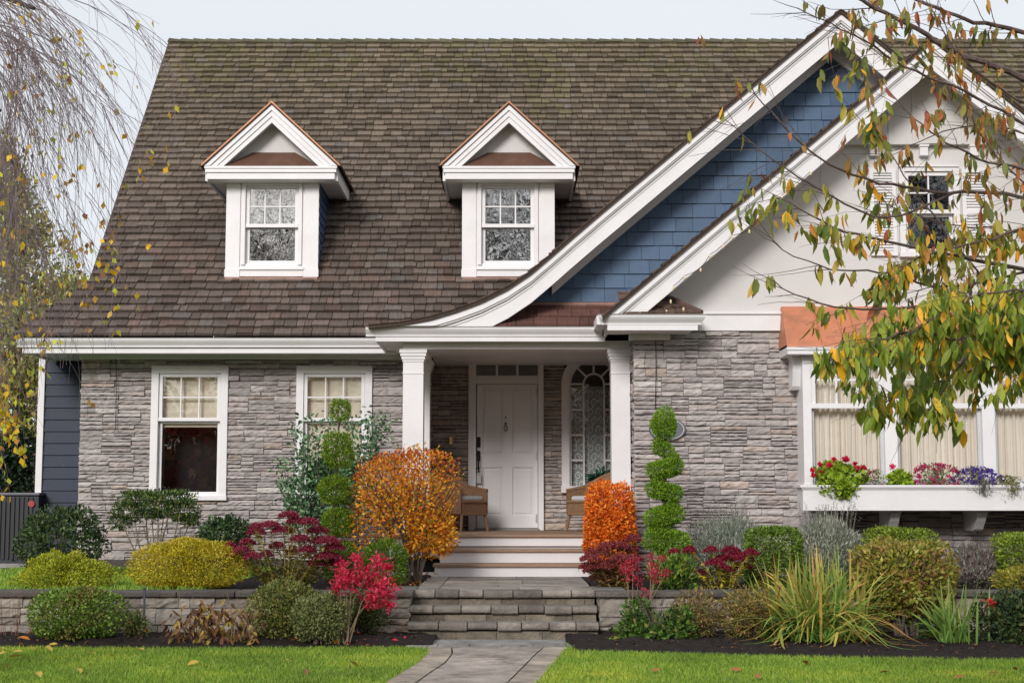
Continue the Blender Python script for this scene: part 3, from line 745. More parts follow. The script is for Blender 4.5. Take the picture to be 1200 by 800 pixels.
for a, b, c, d in ph:
    e = .022; f_ = .045
    q0 = [(a, yd, c), (b, yd, c), (b, yd, d), (a, yd, d)]; q1 = [(a + e, yd + .018, c + e), (b - e, yd + .018, c + e), (b - e, yd + .018, d - e), (a + e, yd + .018, d - e)]
    q2 = [(a + f_, yd + .006, c + f_), (b - f_, yd + .006, c + f_), (b - f_, yd + .006, d - f_), (a + f_, yd + .006, d - f_)]
    m.add(q0 + q1 + q2, [(i, (i + 1) % 4, 4 + (i + 1) % 4, 4 + i) for i in range(4)] + [(4 + i, 4 + (i + 1) % 4, 8 + (i + 1) % 4, 8 + i) for i in range(4)] + [(8, 9, 10, 11)])
door = m.build('front_door', WHITE, house)
m = MB(); cx = px(560.5); m.box(cx - .022, cx + .03, yd - .03, yd - .001, pz(524), pz(512)); m.box(cx - .012, cx + .018, yd - .04, yd - .03, pz(521), pz(515)); m.build('deadbolt', IRON, door, bevel=.006)
m = MB(); m.box(cx - .018, cx + .028, yd - .025, yd - .001, pz(540), pz(528)); m.tube([(cx + .005, yd - .02, pz(531)), (cx + .005, yd - .07, pz(533)), (cx + .005, yd - .075, pz(541)), (cx + .005, yd - .06, pz(549)), (cx + .005, yd - .02, pz(552))], [.009, .011, .012, .011, .009], 8)
m.box(cx - .012, cx + .022, yd - .02, yd - .001, pz(553), pz(548)); m.build('handle', IRON, door, smooth=False)
m = MB(); kx = px(592.5); m.lathe([(.012, 0), (.012, .0)], 0, 0) if False else None
m.tube([(kx, yd - .02, pz(497)), (kx - .022, yd - .025, pz(501)), (kx - .02, yd - .028, pz(504)), (kx, yd - .03, pz(505.5)), (kx + .02, yd - .028, pz(504)), (kx + .022, yd - .025, pz(501)), (kx, yd - .02, pz(497))], .006, 6)
m.tube([(kx, yd - .001, pz(496)), (kx, yd - .03, pz(496))], .016, 10); m.build('knocker', mat('aged_bronze', (.11, .07, .045), .4, metal=.8), door)
MB().tube([(kx, yd - .001, pz(489)), (kx, yd - .012, pz(489))], .012, 10).build('peephole', IRON, door)
hx = px(628.2)
for zz in (460, 534, 607): MB().box(hx - .008, hx + .012, yd - .012, yd - .001, pz(zz + 5), pz(zz - 5)).build('hinge', mat('satin_nickel', (.5, .5, .5), .35, metal=.9), door)
lk = MB(); lk.box(cx - .022, cx + .042, yd - .075, yd - .035, pz(566), pz(556)); lk.tube([(cx - .01, yd - .055, pz(556)), (cx - .008, yd - .055, pz(551)), (cx + .01, yd - .055, pz(549)), (cx + .028, yd - .055, pz(551)), (cx + .03, yd - .055, pz(556))], .006, 6)
lb = lk.build('lock_box', mat('grey_plastic', (.5, .5, .5), .5), None, origin=(cx, yd - .05, pz(566)), bevel=.004); tag(lb, 'pale grey lock box hanging from the front door handle', 'lock box')
db = MB().box(px(526.5), px(531), WD - .1, WD - .055, pz(521), pz(512)); tag(db.build('doorbell', mat('brass', (.6, .42, .2), .35, metal=.9), None, origin=(px(529), WD - .08, pz(517)), bevel=.004), 'small brass doorbell plate on the stone wall beside the front door', 'doorbell')

# arched window right of the door
acx = px(696); ro = px(734) - acx; ri = ro - .11; zs = pz(450); zb = pz(573)
def arch(r, n=20): return [(acx + r * math.cos(math.pi - math.pi * i / n), zs + r * math.sin(math.pi * i / n)) for i in range(n + 1)]
def arch_band(mb, r1, r0, y0, y1, zlow1, zlow0=None):
    A = [(acx - r1, zlow1)] + arch(r1) + [(acx + r1, zlow1)]; zl = zlow1 if zlow0 is None else zlow0
    B = [(acx - r0, zl)] + arch(r0) + [(acx + r0, zl)]; n = len(A)
    vs = [(x, y0, z) for x, z in A] + [(x, y0, z) for x, z in B] + [(x, y1, z) for x, z in A] + [(x, y1, z) for x, z in B]; fs = []
    for i in range(n - 1): fs += [(i, n + i, n + i + 1, i + 1), (i, i + 1, 2 * n + i + 1, 2 * n + i), (n + i, 3 * n + i, 3 * n + i + 1, n + i + 1)]
    mb.add(vs, fs)
m = MB(); arch_band(m, ro, ri, WD - .10, WD + .08, zb, zb); m.box(acx - ro - .01, acx + ro + .01, WD - .12, WD + .08, zb - .05, zb + .045)
aw = m.build('arched_window', WHITE, house)
m = MB(); rc = px(708) - acx; mt = .026
arch_band(m, ri, ri - .03, WD - .04, WD + .02, zb); arch_band(m, rc + mt / 2, rc - mt / 2, WD - .03, WD + .01, zb)
for ang in (45, 90, 135):
    a = R(ang); dx, dz = math.cos(a), math.sin(a); nx, nz = -dz * mt / 2, dx * mt / 2
    p0 = (acx + dx * rc, zs + dz * rc); p1 = (acx + dx * (ri - .02), zs + dz * (ri - .02))
    m.prism_y([(p0[0] - nx, p0[1] - nz), (p1[0] - nx, p1[1] - nz), (p1[0] + nx, p1[1] + nz), (p0[0] + nx, p0[1] + nz)], WD - .028, WD + .008)
for py_ in (450, 480, 509.5, 539): 
    z = pz(py_); m.box(acx - ri + .02, acx - rc, WD - .027, WD + .008, z - mt / 2, z + mt / 2); m.box(acx + rc, acx + ri - .02, WD - .027, WD + .008, z - mt / 2, z + mt / 2)
m.build('muntin', WHITE, aw)
A = [(acx - ri, zb)] + arch(ri) + [(acx + ri, zb)]
m = MB(); m.add([(x, WD + .0, z) for x, z in A], [tuple(range(len(A)))[::-1]]); m.build('pane', glass_mat('porch_glass', refl=.06), aw)
# lace curtain: white scrolls on grey net
m = MB(); zc = pz(452); m.box(acx - ri, acx + ri, WD + .095, WD + .098, zb, zc); m.build('net_curtain', mat('grey_net', (.42, .425, .405), .9, var=.15, vscale=20), aw)
m = MB(); rs = random.Random(5); rows_ = 11
for j in range(rows_):
    for i in range(5):
        x = acx - ri + .07 + (2 * ri - .12) * (i + (.5 if j % 2 else .0)) / 5; z = zb + .06 + (zc - zb - .1) * j / (rows_ - .5)
        sgn = 1 if (i + j) % 2 else -1; pts = []
        for k in range(15):
            a = k / 14 * 8.2; rr = .058 * (1 - k / 19); pts.append((x + sgn * rr * math.cos(a), WD + .09, z + rr * math.sin(a)))
        m.tube(pts, .0085, 4)
        for q in range(3):
            a = q * 2.1 + i; m.lathe([(0.001, z - .09 + .0), (.001, z - .09)], x, WD + .09, 4) if False else None
            m.box(x + .05 * math.cos(a) - .012, x + .05 * math.cos(a) + .012, WD + .088, WD + .092, z - .075 + .02 * math.sin(a) - .009, z - .075 + .02 * math.sin(a) + .009)
m.build('lace_scroll', mat('lace', (.9, .9, .88), .9), aw)

# ------------------------------------------------------------------ gables
def rake_pts(pix, Y): return [(P(a, b, Y)[0], P(a, b, Y)[2]) for a, b in pix]
def gable_roof_slab(T, y0, y1, th, cdark, name):
    "thin shingle edge along the rake and the roof slope running back from it"
    m = MB()
    m.strip(T, 0, th, y0, y1, c=(.07, .05, .04))
    for i in range(len(T) - 1):                                    # courses of shingles on the slope
        (xa, za), (xb, zb_) = T[i], T[i + 1]; ln = math.hypot(xb - xa, zb_ - za); tx, tz = (xb - xa) / ln, (zb_ - za) / ln
        up_ = tz >= 0; nx_, nz_ = -tz, tx
        if nz_ < 0: nx_, nz_ = -nx_, -nz_
        o = (xa, za) if up_ else (xb, zb_); sx, sz = (tx, tz) if up_ else (-tx, -tz)
        f_ = lambda u, s, h, o=o, sx=sx, sz=sz: (o[0] + sx * s + nx_ * h, u, o[1] + sz * s + nz_ * h)
        shingles(m, y0 - .015, y1, 0, ln, .158, (.1, .3), [], f_, .022, lambda u, s: np.array((.10, .07, .055)) * random.uniform(.7, 1.3))
    return m.build(name, ROOF, house)

G1Y, G1W = 18.70, 19.28
tail = [(432, 381), (470, 377.5), (505, 371), (535, 362), (565, 351), (595, 336), (622, 318), (648, 296), (672, 275), (700, 251)]
T1 = rake_pts(tail, G1Y); apex1 = P(985, 14, G1Y); s1 = .845
x2, z2 = T1[-1]; apex1 = (apex1[0], z2 + (apex1[0] - x2) * s1)
T1 = T1 + [(apex1[0], apex1[1]), (apex1[0] + 1.9, apex1[1] - 1.9 * s1)]
gable_roof_slab(T1, G1Y - .04, 25.5, .045, None, 'gable_roof')
m = MB(); zmin = gzP + .004
m.strip(T1, .046, .155, G1Y - .005, G1Y + .12, zmin); m.strip(T1, .075, .13, G1Y - .025, G1Y - .006, zmin); m.strip(T1, .156, .39, G1Y + .03, G1Y + .08, zmin)
m.strip(T1, .175, .195, G1Y + .018, G1Y + .029, zmin)
m.build('bargeboard', WHITE, house)
m = MB(); m.strip(T1, .20, .225, G1Y + .081, G1W + .05, zmin); m.strip(T1[7:], .226, .45, G1W - .075, G1W + .02, PZ(352, G1W) + .02)
m.build('rake_soffit', WHITE, house)
# blue shingled gable wall
gb = PZ(354, G1W); 
def g1_planes(dz): 
    return [(-s1, 1, apex1[1] - dz - s1 * apex1[0]), (s1, 1, apex1[1] - dz + s1 * apex1[0])]
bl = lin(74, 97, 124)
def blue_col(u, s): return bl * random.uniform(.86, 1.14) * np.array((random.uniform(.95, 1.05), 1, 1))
m = MB(); mpb = lambda u, s, h: (u, G1W - h, s)
rowh = .182
m.add([(x, G1W + .004, z) for x, z in [(T1[7][0] - .5, gb), (apex1[0] + 2.6, gb), (apex1[0] + 2.2, apex1[1] - 2.4), (apex1[0], apex1[1] - .3), ]], [(0, 1, 2, 3)], bl * .4)
shingles(m, T1[6][0] - .6, apex1[0] + 2.6, gb, apex1[1], rowh, (.12, .36), g1_planes(.35), mpb, .02, blue_col, gap=.005, rag=.003)
m.build('blue_shingle_wall', BLUE, house)
# copper flashing and the little pent roof above the porch gutter
m = MB(); fx0, fx1 = PX(600, G1W) - .1, PX(745, G1W) + .3
m.prism_x([(G1W - .03, gb - .06), (G1W - .03, gb - .01), (G1W - .005, gb + .012), (G1W - .0, gb - .06)], fx0, fx1); m.build('flashing', mat('copper_flashing', (.26, .15, .12), .5, metal=.3, var=.2, vscale=6), house)
m = MB(); y0, z0_ = 18.78, gzP + .012; y1, z1_ = G1W, gb - .03; ln = math.hypot(y1 - y0, z1_ - z0_); a_, b_ = (y1 - y0) / ln, (z1_ - z0_) / ln
mpp = lambda u, s, h: (u, y0 + s * a_ - h * b_, z0_ + s * b_ + h * a_)
px0, px1 = PX(546, 18.8), PX(712, 18.8) + .5
m.add([mpp(px0, 0, -.006), mpp(px1, 0, -.006), mpp(px1, ln, -.006), mpp(px0, ln, -.006)], [(0, 1, 2, 3)], (.03, .02, .018))
shingles(m, px0, px1, 0, ln, ln / 2.5, (.11, .3), [], mpp, .026, lambda u, s: np.array((.135, .068, .056)) * random.uniform(.7, 1.3))
m.build('pent_roof', ROOF, house)

# right wing: cream gable over stone
G2Y, G2W = 18.0, 18.60
a2 = P(1093, 45, G2Y); s2_ = .845; APX, APZ = a2[0], a2[2]
lx2 = PX(706, G2Y, 375); T2 = [(lx2, APZ - (APX - lx2) * s2_), (APX, APZ), (2 * APX - lx2, APZ - (APX - lx2) * s2_)]
gable_roof_slab(T2, G2Y - .04, 25.5, .045, None, 'gable_roof')
RETZ = PZ(368, 17.98)
m = MB(); zmin = RETZ + .004
for h_ in (T2[:2], T2[1:]):
    pass
m.strip(T2, .046, .155, G2Y - .005, G2Y + .12, zmin); m.strip(T2, .075, .13, G2Y - .025, G2Y - .006, zmin); m.strip(T2, .156, .385, G2Y + .03, G2Y + .08, zmin); m.strip(T2, .175, .195, G2Y + .018, G2Y + .029, zmin)
m.build('bargeboard', WHITE, house)
m = MB(); m.strip(T2, .20, .225, G2Y + .081, G2W + .05, zmin); m.strip(T2, .226, .38, G2W - .05, G2W - .002, zmin); m.build('rake_soffit', WHITE, house)
# cream wall with the upper window opening
uw = (PX(1053, G2W, 250), PX(1124, G2W, 250), PZ(302, G2W), PZ(195, G2W))
FZ1, FZ0 = PZ(366, G2W), PZ(388, G2W)
WX0 = PX(742, WW); WX1 = 2 * APX - WX0
m = MB(); hole = (uw[0] + .05, uw[1] - .05, uw[2] + .03, uw[3] - .05)
def gz2(x): return APZ - .25 - abs(x - APX) * s2_
xsL = [WX0 - .3, hole[0], hole[1], WX1 + .3]
m.add([(WX0 - .4, G2W, FZ0), (hole[0], G2W, FZ0), (hole[0], G2W, gz2(hole[0])), (WX0 - .4, G2W, max(FZ0, gz2(WX0 - .4)))], [(0, 1, 2, 3)])
m.add([(hole[1], G2W, FZ0), (WX1 + .4, G2W, FZ0), (WX1 + .4, G2W, max(FZ0, gz2(WX1 + .4))), (hole[1], G2W, gz2(hole[1]))], [(0, 1, 2, 3)])
m.add([(hole[0], G2W, FZ0), (hole[1], G2W, FZ0), (hole[1], G2W, hole[2]), (hole[0], G2W, hole[2])], [(0, 1, 2, 3)])
m.add([(hole[0], G2W, hole[3]), (hole[1], G2W, hole[3]), (hole[1], G2W, gz2(hole[1])), (APX, G2W, APZ - .25), (hole[0], G2W, gz2(hole[0]))], [(0, 1, 2, 3, 4)])
m.add([(WX0 + .05, G2W, FZ0), (WX0 + .05, 24, FZ0), (WX0 + .05, 24, gz2(WX0)), (WX0 + .05, G2W, gz2(WX0))], [(0, 1, 2, 3)])
m.build('cream_gable_wall', CREAM, house)
# overhanging boarded peak with dentil blocks
pzb = PZ(171, G2W); m = MB(); hwid = (APZ - .36 - pzb) / s2_
m.prism_y([(APX - hwid, pzb), (APX + hwid, pzb), (APX, APZ - .36)], G2W - .09, G2W - .002)
m.build('peak_panel', CREAM, house)
x = APX - hwid + .25
while x < APX + hwid - .1:
    MB().box(x - .016, x + .016, G2W - .106, G2W - .091, pzb + .002, pzb + (hwid - abs(x - APX)) * s2_ - .03).build('batten', CREAM, house); x += .3
for q in range(-3, 4):
    xq = APX + q * .62
    if abs(xq - APX) < hwid - .02:
        m = MB(); m.box(xq - .05, xq + .05, G2W - .085, G2W - .003, pzb - .14, pzb - .002); m.box(xq - .06, xq + .06, G2W - .1, G2W - .003, pzb - .03, pzb - .003); m.build('dentil_block', WHITE, house, bevel=.004)
ww = double_hung(house, *uw, G2W, 'w', blind=None, cols=2, rows=2, split=.5, cas=.075, dark=G2W + .5)
for sg, (a, b) in ((0, (1019, 1050)), (1, (1127, 1158))):
    m = MB(); x0, x1 = PX(a, G2W, 250), PX(b, G2W, 250); z0, z1 = uw[2] + .02, uw[3] - .03; e = .05
    m.box(x0, x0 + e, G2W - .045, G2W - .004, z0, z1); m.box(x1 - e, x1, G2W - .045, G2W - .004, z0, z1)
    for za in (z0, (z0 + z1) / 2 - .03, z1 - .06): m.box(x0 + e, x1 - e, G2W - .044, G2W - .004, za, za + .06)
    z = z0 + .07
    while z < z1 - .07:
        m.add([(x0 + e, G2W - .040, z), (x1 - e, G2W - .040, z), (x1 - e, G2W - .012, z + .03), (x0 + e, G2W - .012, z + .03), (x0 + e, G2W - .012, z - .004), (x1 - e, G2W - .012, z - .004)], [(0, 1, 2, 3), (4, 5, 1, 0)]); z += .036
    m.build('shutter', WHITE, house)
# white frieze band below the cream wall
m = MB().box(WX0 - .02, WX1, G2W - .05, G2W - .002, FZ0, FZ1); m.box(WX0 - .02, WX1, G2W - .075, G2W - .051, FZ1 - .03, FZ1); m.build('frieze_board', WHITE, house, bevel=.004)
# stone wall of the wing with the bay opening
bay0, bay1 = PX(941, 18.2, 490), 2 * APX - PX(941, 18.2, 490)
bz0, bz1 = PZ(572, 18.2), PZ(417, 18.2)
m = MB(); holes = [(bay0 + .05, bay1 - .05, bz0, bz1 + .1)]
ledgestone(m, WX0, WX1, UZ - .05, FZ0, holes, mpw(WW), seed=51)
sheet_holes(m, WX0 + .02, WX1, 0, FZ0, WW + .001, holes, (.06, .055, .053))
ledgestone(m, WW, WD, UZ - .05, FZ0, [], lambda u, z, h: (WX0 - h + .025, u, z), seed=52)
m.add([(WX0 + .026, WW, 0), (WX0 + .026, WD, 0), (WX0 + .026, WD, FZ0), (WX0 + .026, WW, FZ0)], [(0, 1, 2, 3)], (.06, .055, .053))
m.build('wing_stone_wall', STONE, house)
# eave return at the foot of the cream gable
m = MB(); rx0, rx1 = PX(700, 17.98), PX(829, 17.98)
pr = gutter_prof(17.98, RETZ, 1.05)
n = len(pr); e = .0
def mitre(y): return (y - 17.98)
vs = [(rx0 + mitre(y) * .9, y, z) for y, z in pr] + [(rx1 - mitre(y) * .9, y, z) for y, z in pr]
m.add(vs, [tuple(range(n)), tuple(range(2 * n - 1, n - 1, -1))] + [(i, i + n, (i + 1) % n + n, (i + 1) % n) for i in range(n)])
m.box(rx0 + .0, rx0 + .12, 18.1, 18.74, RETZ - .11, RETZ - .004)
m.build('gutter', WHITE, house)
m = MB(); rz0 = PZ(387, 18.05); m.box(PX(712, 18.05), PX(818, 18.05), 18.05, 18.09, rz0, RETZ - .1); m.box(PX(712, 18.05), PX(812, 18.05), 18.091, WW - .06, rz0 + .005, rz0 + .03)
m.box(PX(712, 18.05), PX(715, 18.05), 18.091, 19.2, rz0 + .0, RETZ - .1); m.box(PX(738, 18.4), PX(786, 18.4), WW - .12, WW - .0, PZ(398, 18.5), rz0 + .004)
m.box(rx0 + .06, rx1 - .06, 18.1, WW, RETZ - .03, RETZ - .006)
m.build('eave_return', WHITE, house, bevel=.003)
m = MB(); ax0, ax1 = PX(728, 18.0), PX(823, 18.0); az = RETZ + .003; ay = 18.02; hy = WW - .02; hz = az + (hy - ay) * .62
mr = lambda u, s, h: (u, ay + s * .85 - h * .53, az + s * .53 + h * .85); sl_ = (hy - ay) / .85
hxr = ax1 - (hy - ay)
m.add([mr(ax0, 0, -.004), mr(ax1, 0, -.004), mr(hxr, sl_, -.004), mr(ax0, sl_, -.004)], [(0, 1, 2, 3)], (.04, .03, .025))
RC = lambda u, s: np.array((.15, .10, .078)) * random.uniform(.65, 1.35)
shingles(m, ax0, ax1, 0, sl_, .19, (.09, .2), [(1, .85, ax1)], mr, .028, RC)
mr2 = lambda u, s, h: (ax1 - s * .85 + h * .53, u, az + s * .53 + h * .85)
m.add([mr2(ay, 0, -.004), mr2(hy, 0, -.004), mr2(hy, sl_, -.004)], [(0, 1, 2)], (.04, .03, .025))
shingles(m, ay, hy, 0, sl_, .19, (.09, .2), [(-1, .85, -ay)], mr2, .03, RC)
m.tube([(ax1, ay, az + .02), (hxr, hy, hz + .03)], .035, 5, (.13, .085, .07))
m.build('return_roof', ROOF, house)

# bay window with copper roof, brackets and curtains
m = MB(); BF = 18.2
bx = lambda v: PX(v, BF, 490); bzz = lambda v: PZ(v, BF)
cw = bx(951) - bx(941); sym = lambda x: 2 * APX - x
mull = [(bx(1036), bx(1051)), (sym(bx(1051)), sym(bx(1036)))]
m.box(bay0, bay0 + cw, BF - .02, WW, bz0, bz1); m.box(bay1 - cw, bay1, BF - .02, WW, bz0, bz1)
for a, b in mull: m.box(a, b, BF - .02, BF + .1, bz0 + .06, bz1 - .05)
m.box(bay0 + cw, bay1 - cw, BF - .018, BF + .1, bz1 - .05, bz1); m.box(bay0 - .02, bay1 + .02, BF - .05, WW, bz0 - .03, bz0 + .055)
bayo = m.build('bay_window', WHITE, house, bevel=.005)
bays = [(bay0 + cw, mull[0][0]), (mull[0][1], mull[1][0]), (mull[1][1], bay1 - cw)]
zmr = bzz(475.5); zmu = bzz(445)
for a, b in bays:
    m = MB(); s = .055; ya, yb = BF + .0, BF + .05
    m.box(a, a + s, ya, yb, zmr, bz1 - .05); m.box(b - s, b, ya, yb, zmr, bz1 - .05); m.box(a + s, b - s, ya, yb, bz1 - .085, bz1 - .05); m.box(a - .01, b + .01, ya - .025, yb, zmr - .03, zmr + .03)
    nx = 3 if b - a > .8 else 2
    for i in range(1, nx): x = a + s + (b - a - 2 * s) * i / nx; m.box(x - .013, x + .013, ya + .012, yb - .01, zmr + .03, bz1 - .085)
    m.box(a + s, b - s, ya + .013, yb - .012, zmu - .013, zmu + .013)
    m.box(a, a + .04, yb, yb + .04, bz0 + .06, zmr - .03); m.box(b - .04, b, yb, yb + .04, bz0 + .06, zmr - .03); m.box(a + .04, b - .04, yb, yb + .04, bz0 + .056, bz0 + .11)
    m.build('sash', WHITE, bayo, bevel=.003)
    MB().add([(a, BF + .045, bz0 + .06), (b, BF + .045, bz0 + .06), (b, BF + .045, bz1 - .05), (a, BF + .045, bz1 - .05)], [(0, 1, 2, 3)]).build('pane', glass_mat('bay_glass', refl=.05), bayo)
    m = MB(); nn = 150; vs = []; ph_ = random.random() * 6
    for i in range(nn):
        x = a - .03 + (b - a + .06) * i / (nn - 1); gap_ = abs(x - (a + b) / 2)
        yv = BF + .17 + .022 * math.sin(i * .62 + ph_) + .014 * math.sin(i * .27 + 2 * ph_) + .008 * math.sin(i * 1.3)
        vs += [(x, yv, bz0), (x + .01 * math.sin(i * .3), yv + .006 * math.sin(i), bz1 - .02)]
    m.add(vs, [(2 * i, 2 * i + 2, 2 * i + 3, 2 * i + 1) for i in range(nn - 1)]); m.build('curtain', CURT, bayo, smooth=True)
# copper roof of the bay
cx0, cx1 = PX(922, 18.0), sym(PX(922, 18.0)); cz0 = PZ(404, 18.0); cz1 = PZ(360, WW)
m = MB(); ins = .04
m.add([(cx0, 18.0, cz0), (cx1, 18.0, cz0), (cx1 - ins, WW - .08, cz1), (cx0 + ins, WW - .08, cz1), (cx0 + ins, WW - .003, cz1), (cx1 - ins, WW - .003, cz1), (cx0, WW - .003, cz0), (cx1, WW - .003, cz0), (cx0, 17.995, cz0 - .02), (cx1, 17.995, cz0 - .02)],
      [(0, 1, 2, 3), (3, 2, 5, 4), (0, 3, 4, 6), (1, 7, 5, 2), (8, 9, 1, 0)])
x = cx0 + .42
while x < cx1 - .2: m.add([(x - .01, 18.0, cz0 + .004), (x + .01, 18.0, cz0 + .004), (x + .01, WW - .08, cz1 + .004), (x - .01, WW - .08, cz1 + .004), (x, 18.0, cz0 + .03), (x, WW - .08, cz1 + .03)], [(0, 4, 5, 3), (4, 1, 2, 5), (0, 1, 4)]); x += .42
m.build('copper_roof', COPPER, bayo)
m = MB(); m.box(cx0 + .01, cx1 - .01, 18.015, WW - .004, PZ(415, 18.02), cz0 - .021); m.box(cx0, cx1, 18.0, 18.014, cz0 - .06, cz0 - .022); m.build('bay_fascia', WHITE, bayo, bevel=.004)
def bracket(x, zt, h, w_, yw, dpt, par, name='bracket'):
    m = MB(); pr = [(yw, zt), (yw, zt - h), (yw - dpt * .6, zt - h), (yw - dpt * .72, zt - h * .9), (yw - dpt * .9, zt - h * .5), (yw - dpt * .95, zt - h * .3), (yw - dpt, zt - h * .25), (yw - dpt, zt)]
    m.prism_x(pr[::-1], x - w_ / 2, x + w_ / 2); m.box(x - w_ / 2 - .012, x + w_ / 2 + .012, yw - dpt - .015, yw, zt - h * .12, zt - .001)
    return m.build(name, WHITE, par, bevel=.004)
for xx in (PX(933, 18.3), sym(PX(933, 18.3))): bracket(xx, PZ(416, 18.3), PZ(417, 18.3) - PZ(457, 18.3), .1, WW - .0, .35, bayo, 'bay_bracket')

# ------------------------------------------------------------------ dormers (one built, one copied)
DY = on_plane(319, 327, EAVE_Y, zE, K)[1]
def make_dormer(pxc):
    dx = lambda v: PX(v, DY, 265) ; dz = lambda v: PZ(v, DY)
    cx = dx(pxc); c0, c1 = cx - (dx(319) - dx(265.5)), cx + (dx(373) - dx(319)); zb, zt = dz(325), dz(205)
    hole = (dx(288) - dx(319) + cx, dx(349.5) - dx(319) + cx, dz(309), dz(217.5))
    m = MB(); 
    m.box(c0, hole[0], DY, DY + .12, zb + .04, zt); m.box(hole[1], c1, DY, DY + .12, zb + .04, zt); m.box(hole[0], hole[1], DY, DY + .12, hole[3], zt); m.box(hole[0], hole[1], DY, DY + .12, zb, hole[2])
    pw = .19                                                       # corner pilasters, base blocks and sill
    for a, b in ((c0 - .006, c0 + pw), (c1 - pw, c1 + .006)):
        m.box(a, b, DY - .02, DY - .001, zb + .11, zt - .02); m.box(a - .008, b + .008, DY - .032, DY - .001, zb, zb + .11)
    m.box(c0 + pw + .009, c1 - pw - .009, DY - .022, DY - .001, zb + .01, zb + .10); m.box(c0 + pw, c1 - pw, DY - .045, DY - .001, zb + .10, zb + .135)
    for a, b in ((hole[0] - .055, hole[0] - .004), (hole[1] + .004, hole[1] + .055)): m.box(a, b, DY - .03, DY - .001, hole[2] - .02, hole[3] + .05)
    m.box(hole[0] - .004, hole[1] + .004, DY - .03, DY - .001, hole[3] + .003, hole[3] + .05)
    D = m.build('dormer', WHITE, house, bevel=.004)
    # cheeks in blue clapboard
    for x, sg in ((c0 + .008, -1), (c1 - .008, 1)):
        m = MB(); z = zb - .1
        while z < zt:
            zt_ = min(z + .13, zt); yb = min((zt_ - zE) / K + EAVE_Y + .5, 24)
            m.add([(x + sg * .014, DY + .05, z), (x + sg * .014, yb, z), (x, yb, zt_), (x, DY + .05, zt_), (x, DY + .05, z), (x, yb, z)], [(0, 1, 2, 3), (0, 4, 5, 1)], lin(64, 88, 122) * random.uniform(.9, 1.1))
            z += .13
        m.build('dormer_cheek', BLUE, D)
    # sashes
    zm = dz(264.5); a, b = hole[0], hole[1]; s = .05; m = MB()
    m.box(a, a + s, DY + .01, DY + .05, zm, hole[3]); m.box(b - s, b, DY + .01, DY + .05, zm, hole[3]); m.box(a + s, b - s, DY + .01, DY + .05, hole[3] - .045, hole[3]); m.box(a, b, DY - .012, DY + .05, zm - .025, zm + .025)
    for i in (1, 2): x = a + s + (b - a - 2 * s) * i / 3; m.box(x - .010, x + .010, DY + .02, DY + .045, zm + .025, hole[3] - .045)
    zz = (zm + .025 + hole[3] - .045) / 2; m.box(a + s, b - s, DY + .021, DY + .044, zz - .01, zz + .01); m.build('upper_sash', WHITE, D, bevel=.003)
    m = MB(); m.box(a, a + s, DY + .051, DY + .085, hole[2], zm - .026); m.box(b - s, b, DY + .051, DY + .085, hole[2], zm - .026); m.box(a + s, b - s, DY + .051, DY + .085, hole[2], hole[2] + .05)
    m.build('lower_sash', WHITE, D, bevel=.003)
    DG = glass_mat('dormer_glass', refl=.58, wob=.14)
    MB().add([(a, DY + .035, zm), (b, DY + .035, zm), (b, DY + .035, hole[3]), (a, DY + .035, hole[3])], [(0, 1, 2, 3)]).build('pane', DG, D)
    MB().add([(a, DY + .07, hole[2]), (b, DY + .07, hole[2]), (b, DY + .07, zm), (a, DY + .07, zm)], [(0, 1, 2, 3)]).build('pane', DG, D)
    MB().add([(a - .05, DY + .125, hole[2] - .05), (b + .05, DY + .125, hole[2] - .05), (b + .05, DY + .125, hole[3] + .05), (a - .05, DY + .125, hole[3] + .05)], [(0, 1, 2, 3)]).build('room_shade_panel', DARK, D)  # black sheet close behind the panes, painted as the unlit dormer room
    # cornice box, pediment
    oy = DY - .30; ex0, ex1 = PX(239 - 319 + pxc, oy, 200), PX(395 - 319 + pxc, oy, 200)
    hw_ = (ex1 - ex0) / 2; cxm = (ex0 + ex1) / 2; ze0, ze1 = PZ(209.5, oy), PZ(194.5, oy); zap = PZ(120.5, oy)
    m = MB()
    m.box(ex0 + .035, ex1 - .035, oy + .03, DY - .002, ze0, ze0 + (ze1 - ze0) * .5); m.box(ex0 + .012, ex1 - .012, oy + .01, DY - .002, ze0 + (ze1 - ze0) * .5 + .001, ze0 + (ze1 - ze0) * .8); m.box(ex0, ex1, oy, DY - .002, ze0 + (ze1 - ze0) * .8 + .001, ze1)
    m.build('cornice', WHITE, D, bevel=.006)
    T = [(ex0 - .015, ze1 + .02), (cxm, zap), (ex1 + .015, ze1 + .02)]; sp = (zap - ze1 - .02) / (hw_ + .015)
    m = MB(); m.strip(T, .03, .10, oy - .005, oy + .1, ze1 + .001); m.strip(T, .101, .185, oy + .018, oy + .1, ze1 + .001); m.strip(T, .186, .27, oy + .035, oy + .1, ze1 + .001)
    m.build('bargeboard', WHITE, D)
    m = MB(); m.add([(ex0 + .1, DY - .03, ze1), (ex1 - .1, DY - .03, ze1), (cxm, DY - .03, zap - .12)], [(0, 1, 2)]); m.add([(ex0, oy + .02, ze1), (cxm, oy + .02, zap - .1), (cxm, DY, zap - .1), (ex0, DY, ze1)], [(0, 1, 2, 3)]); m.add([(ex1, oy + .02, ze1), (cxm, oy + .02, zap - .1), (cxm, DY, zap - .1), (ex1, DY, ze1)], [(3, 2, 1, 0)])
    m.build('tympanum', CREAM, D)
    # small bent copper skirt inside the pediment
    m = MB(); h = .25; b0, b1 = ex0 + .26, ex1 - .26; t0, t1 = ex0 + .62, ex1 - .62
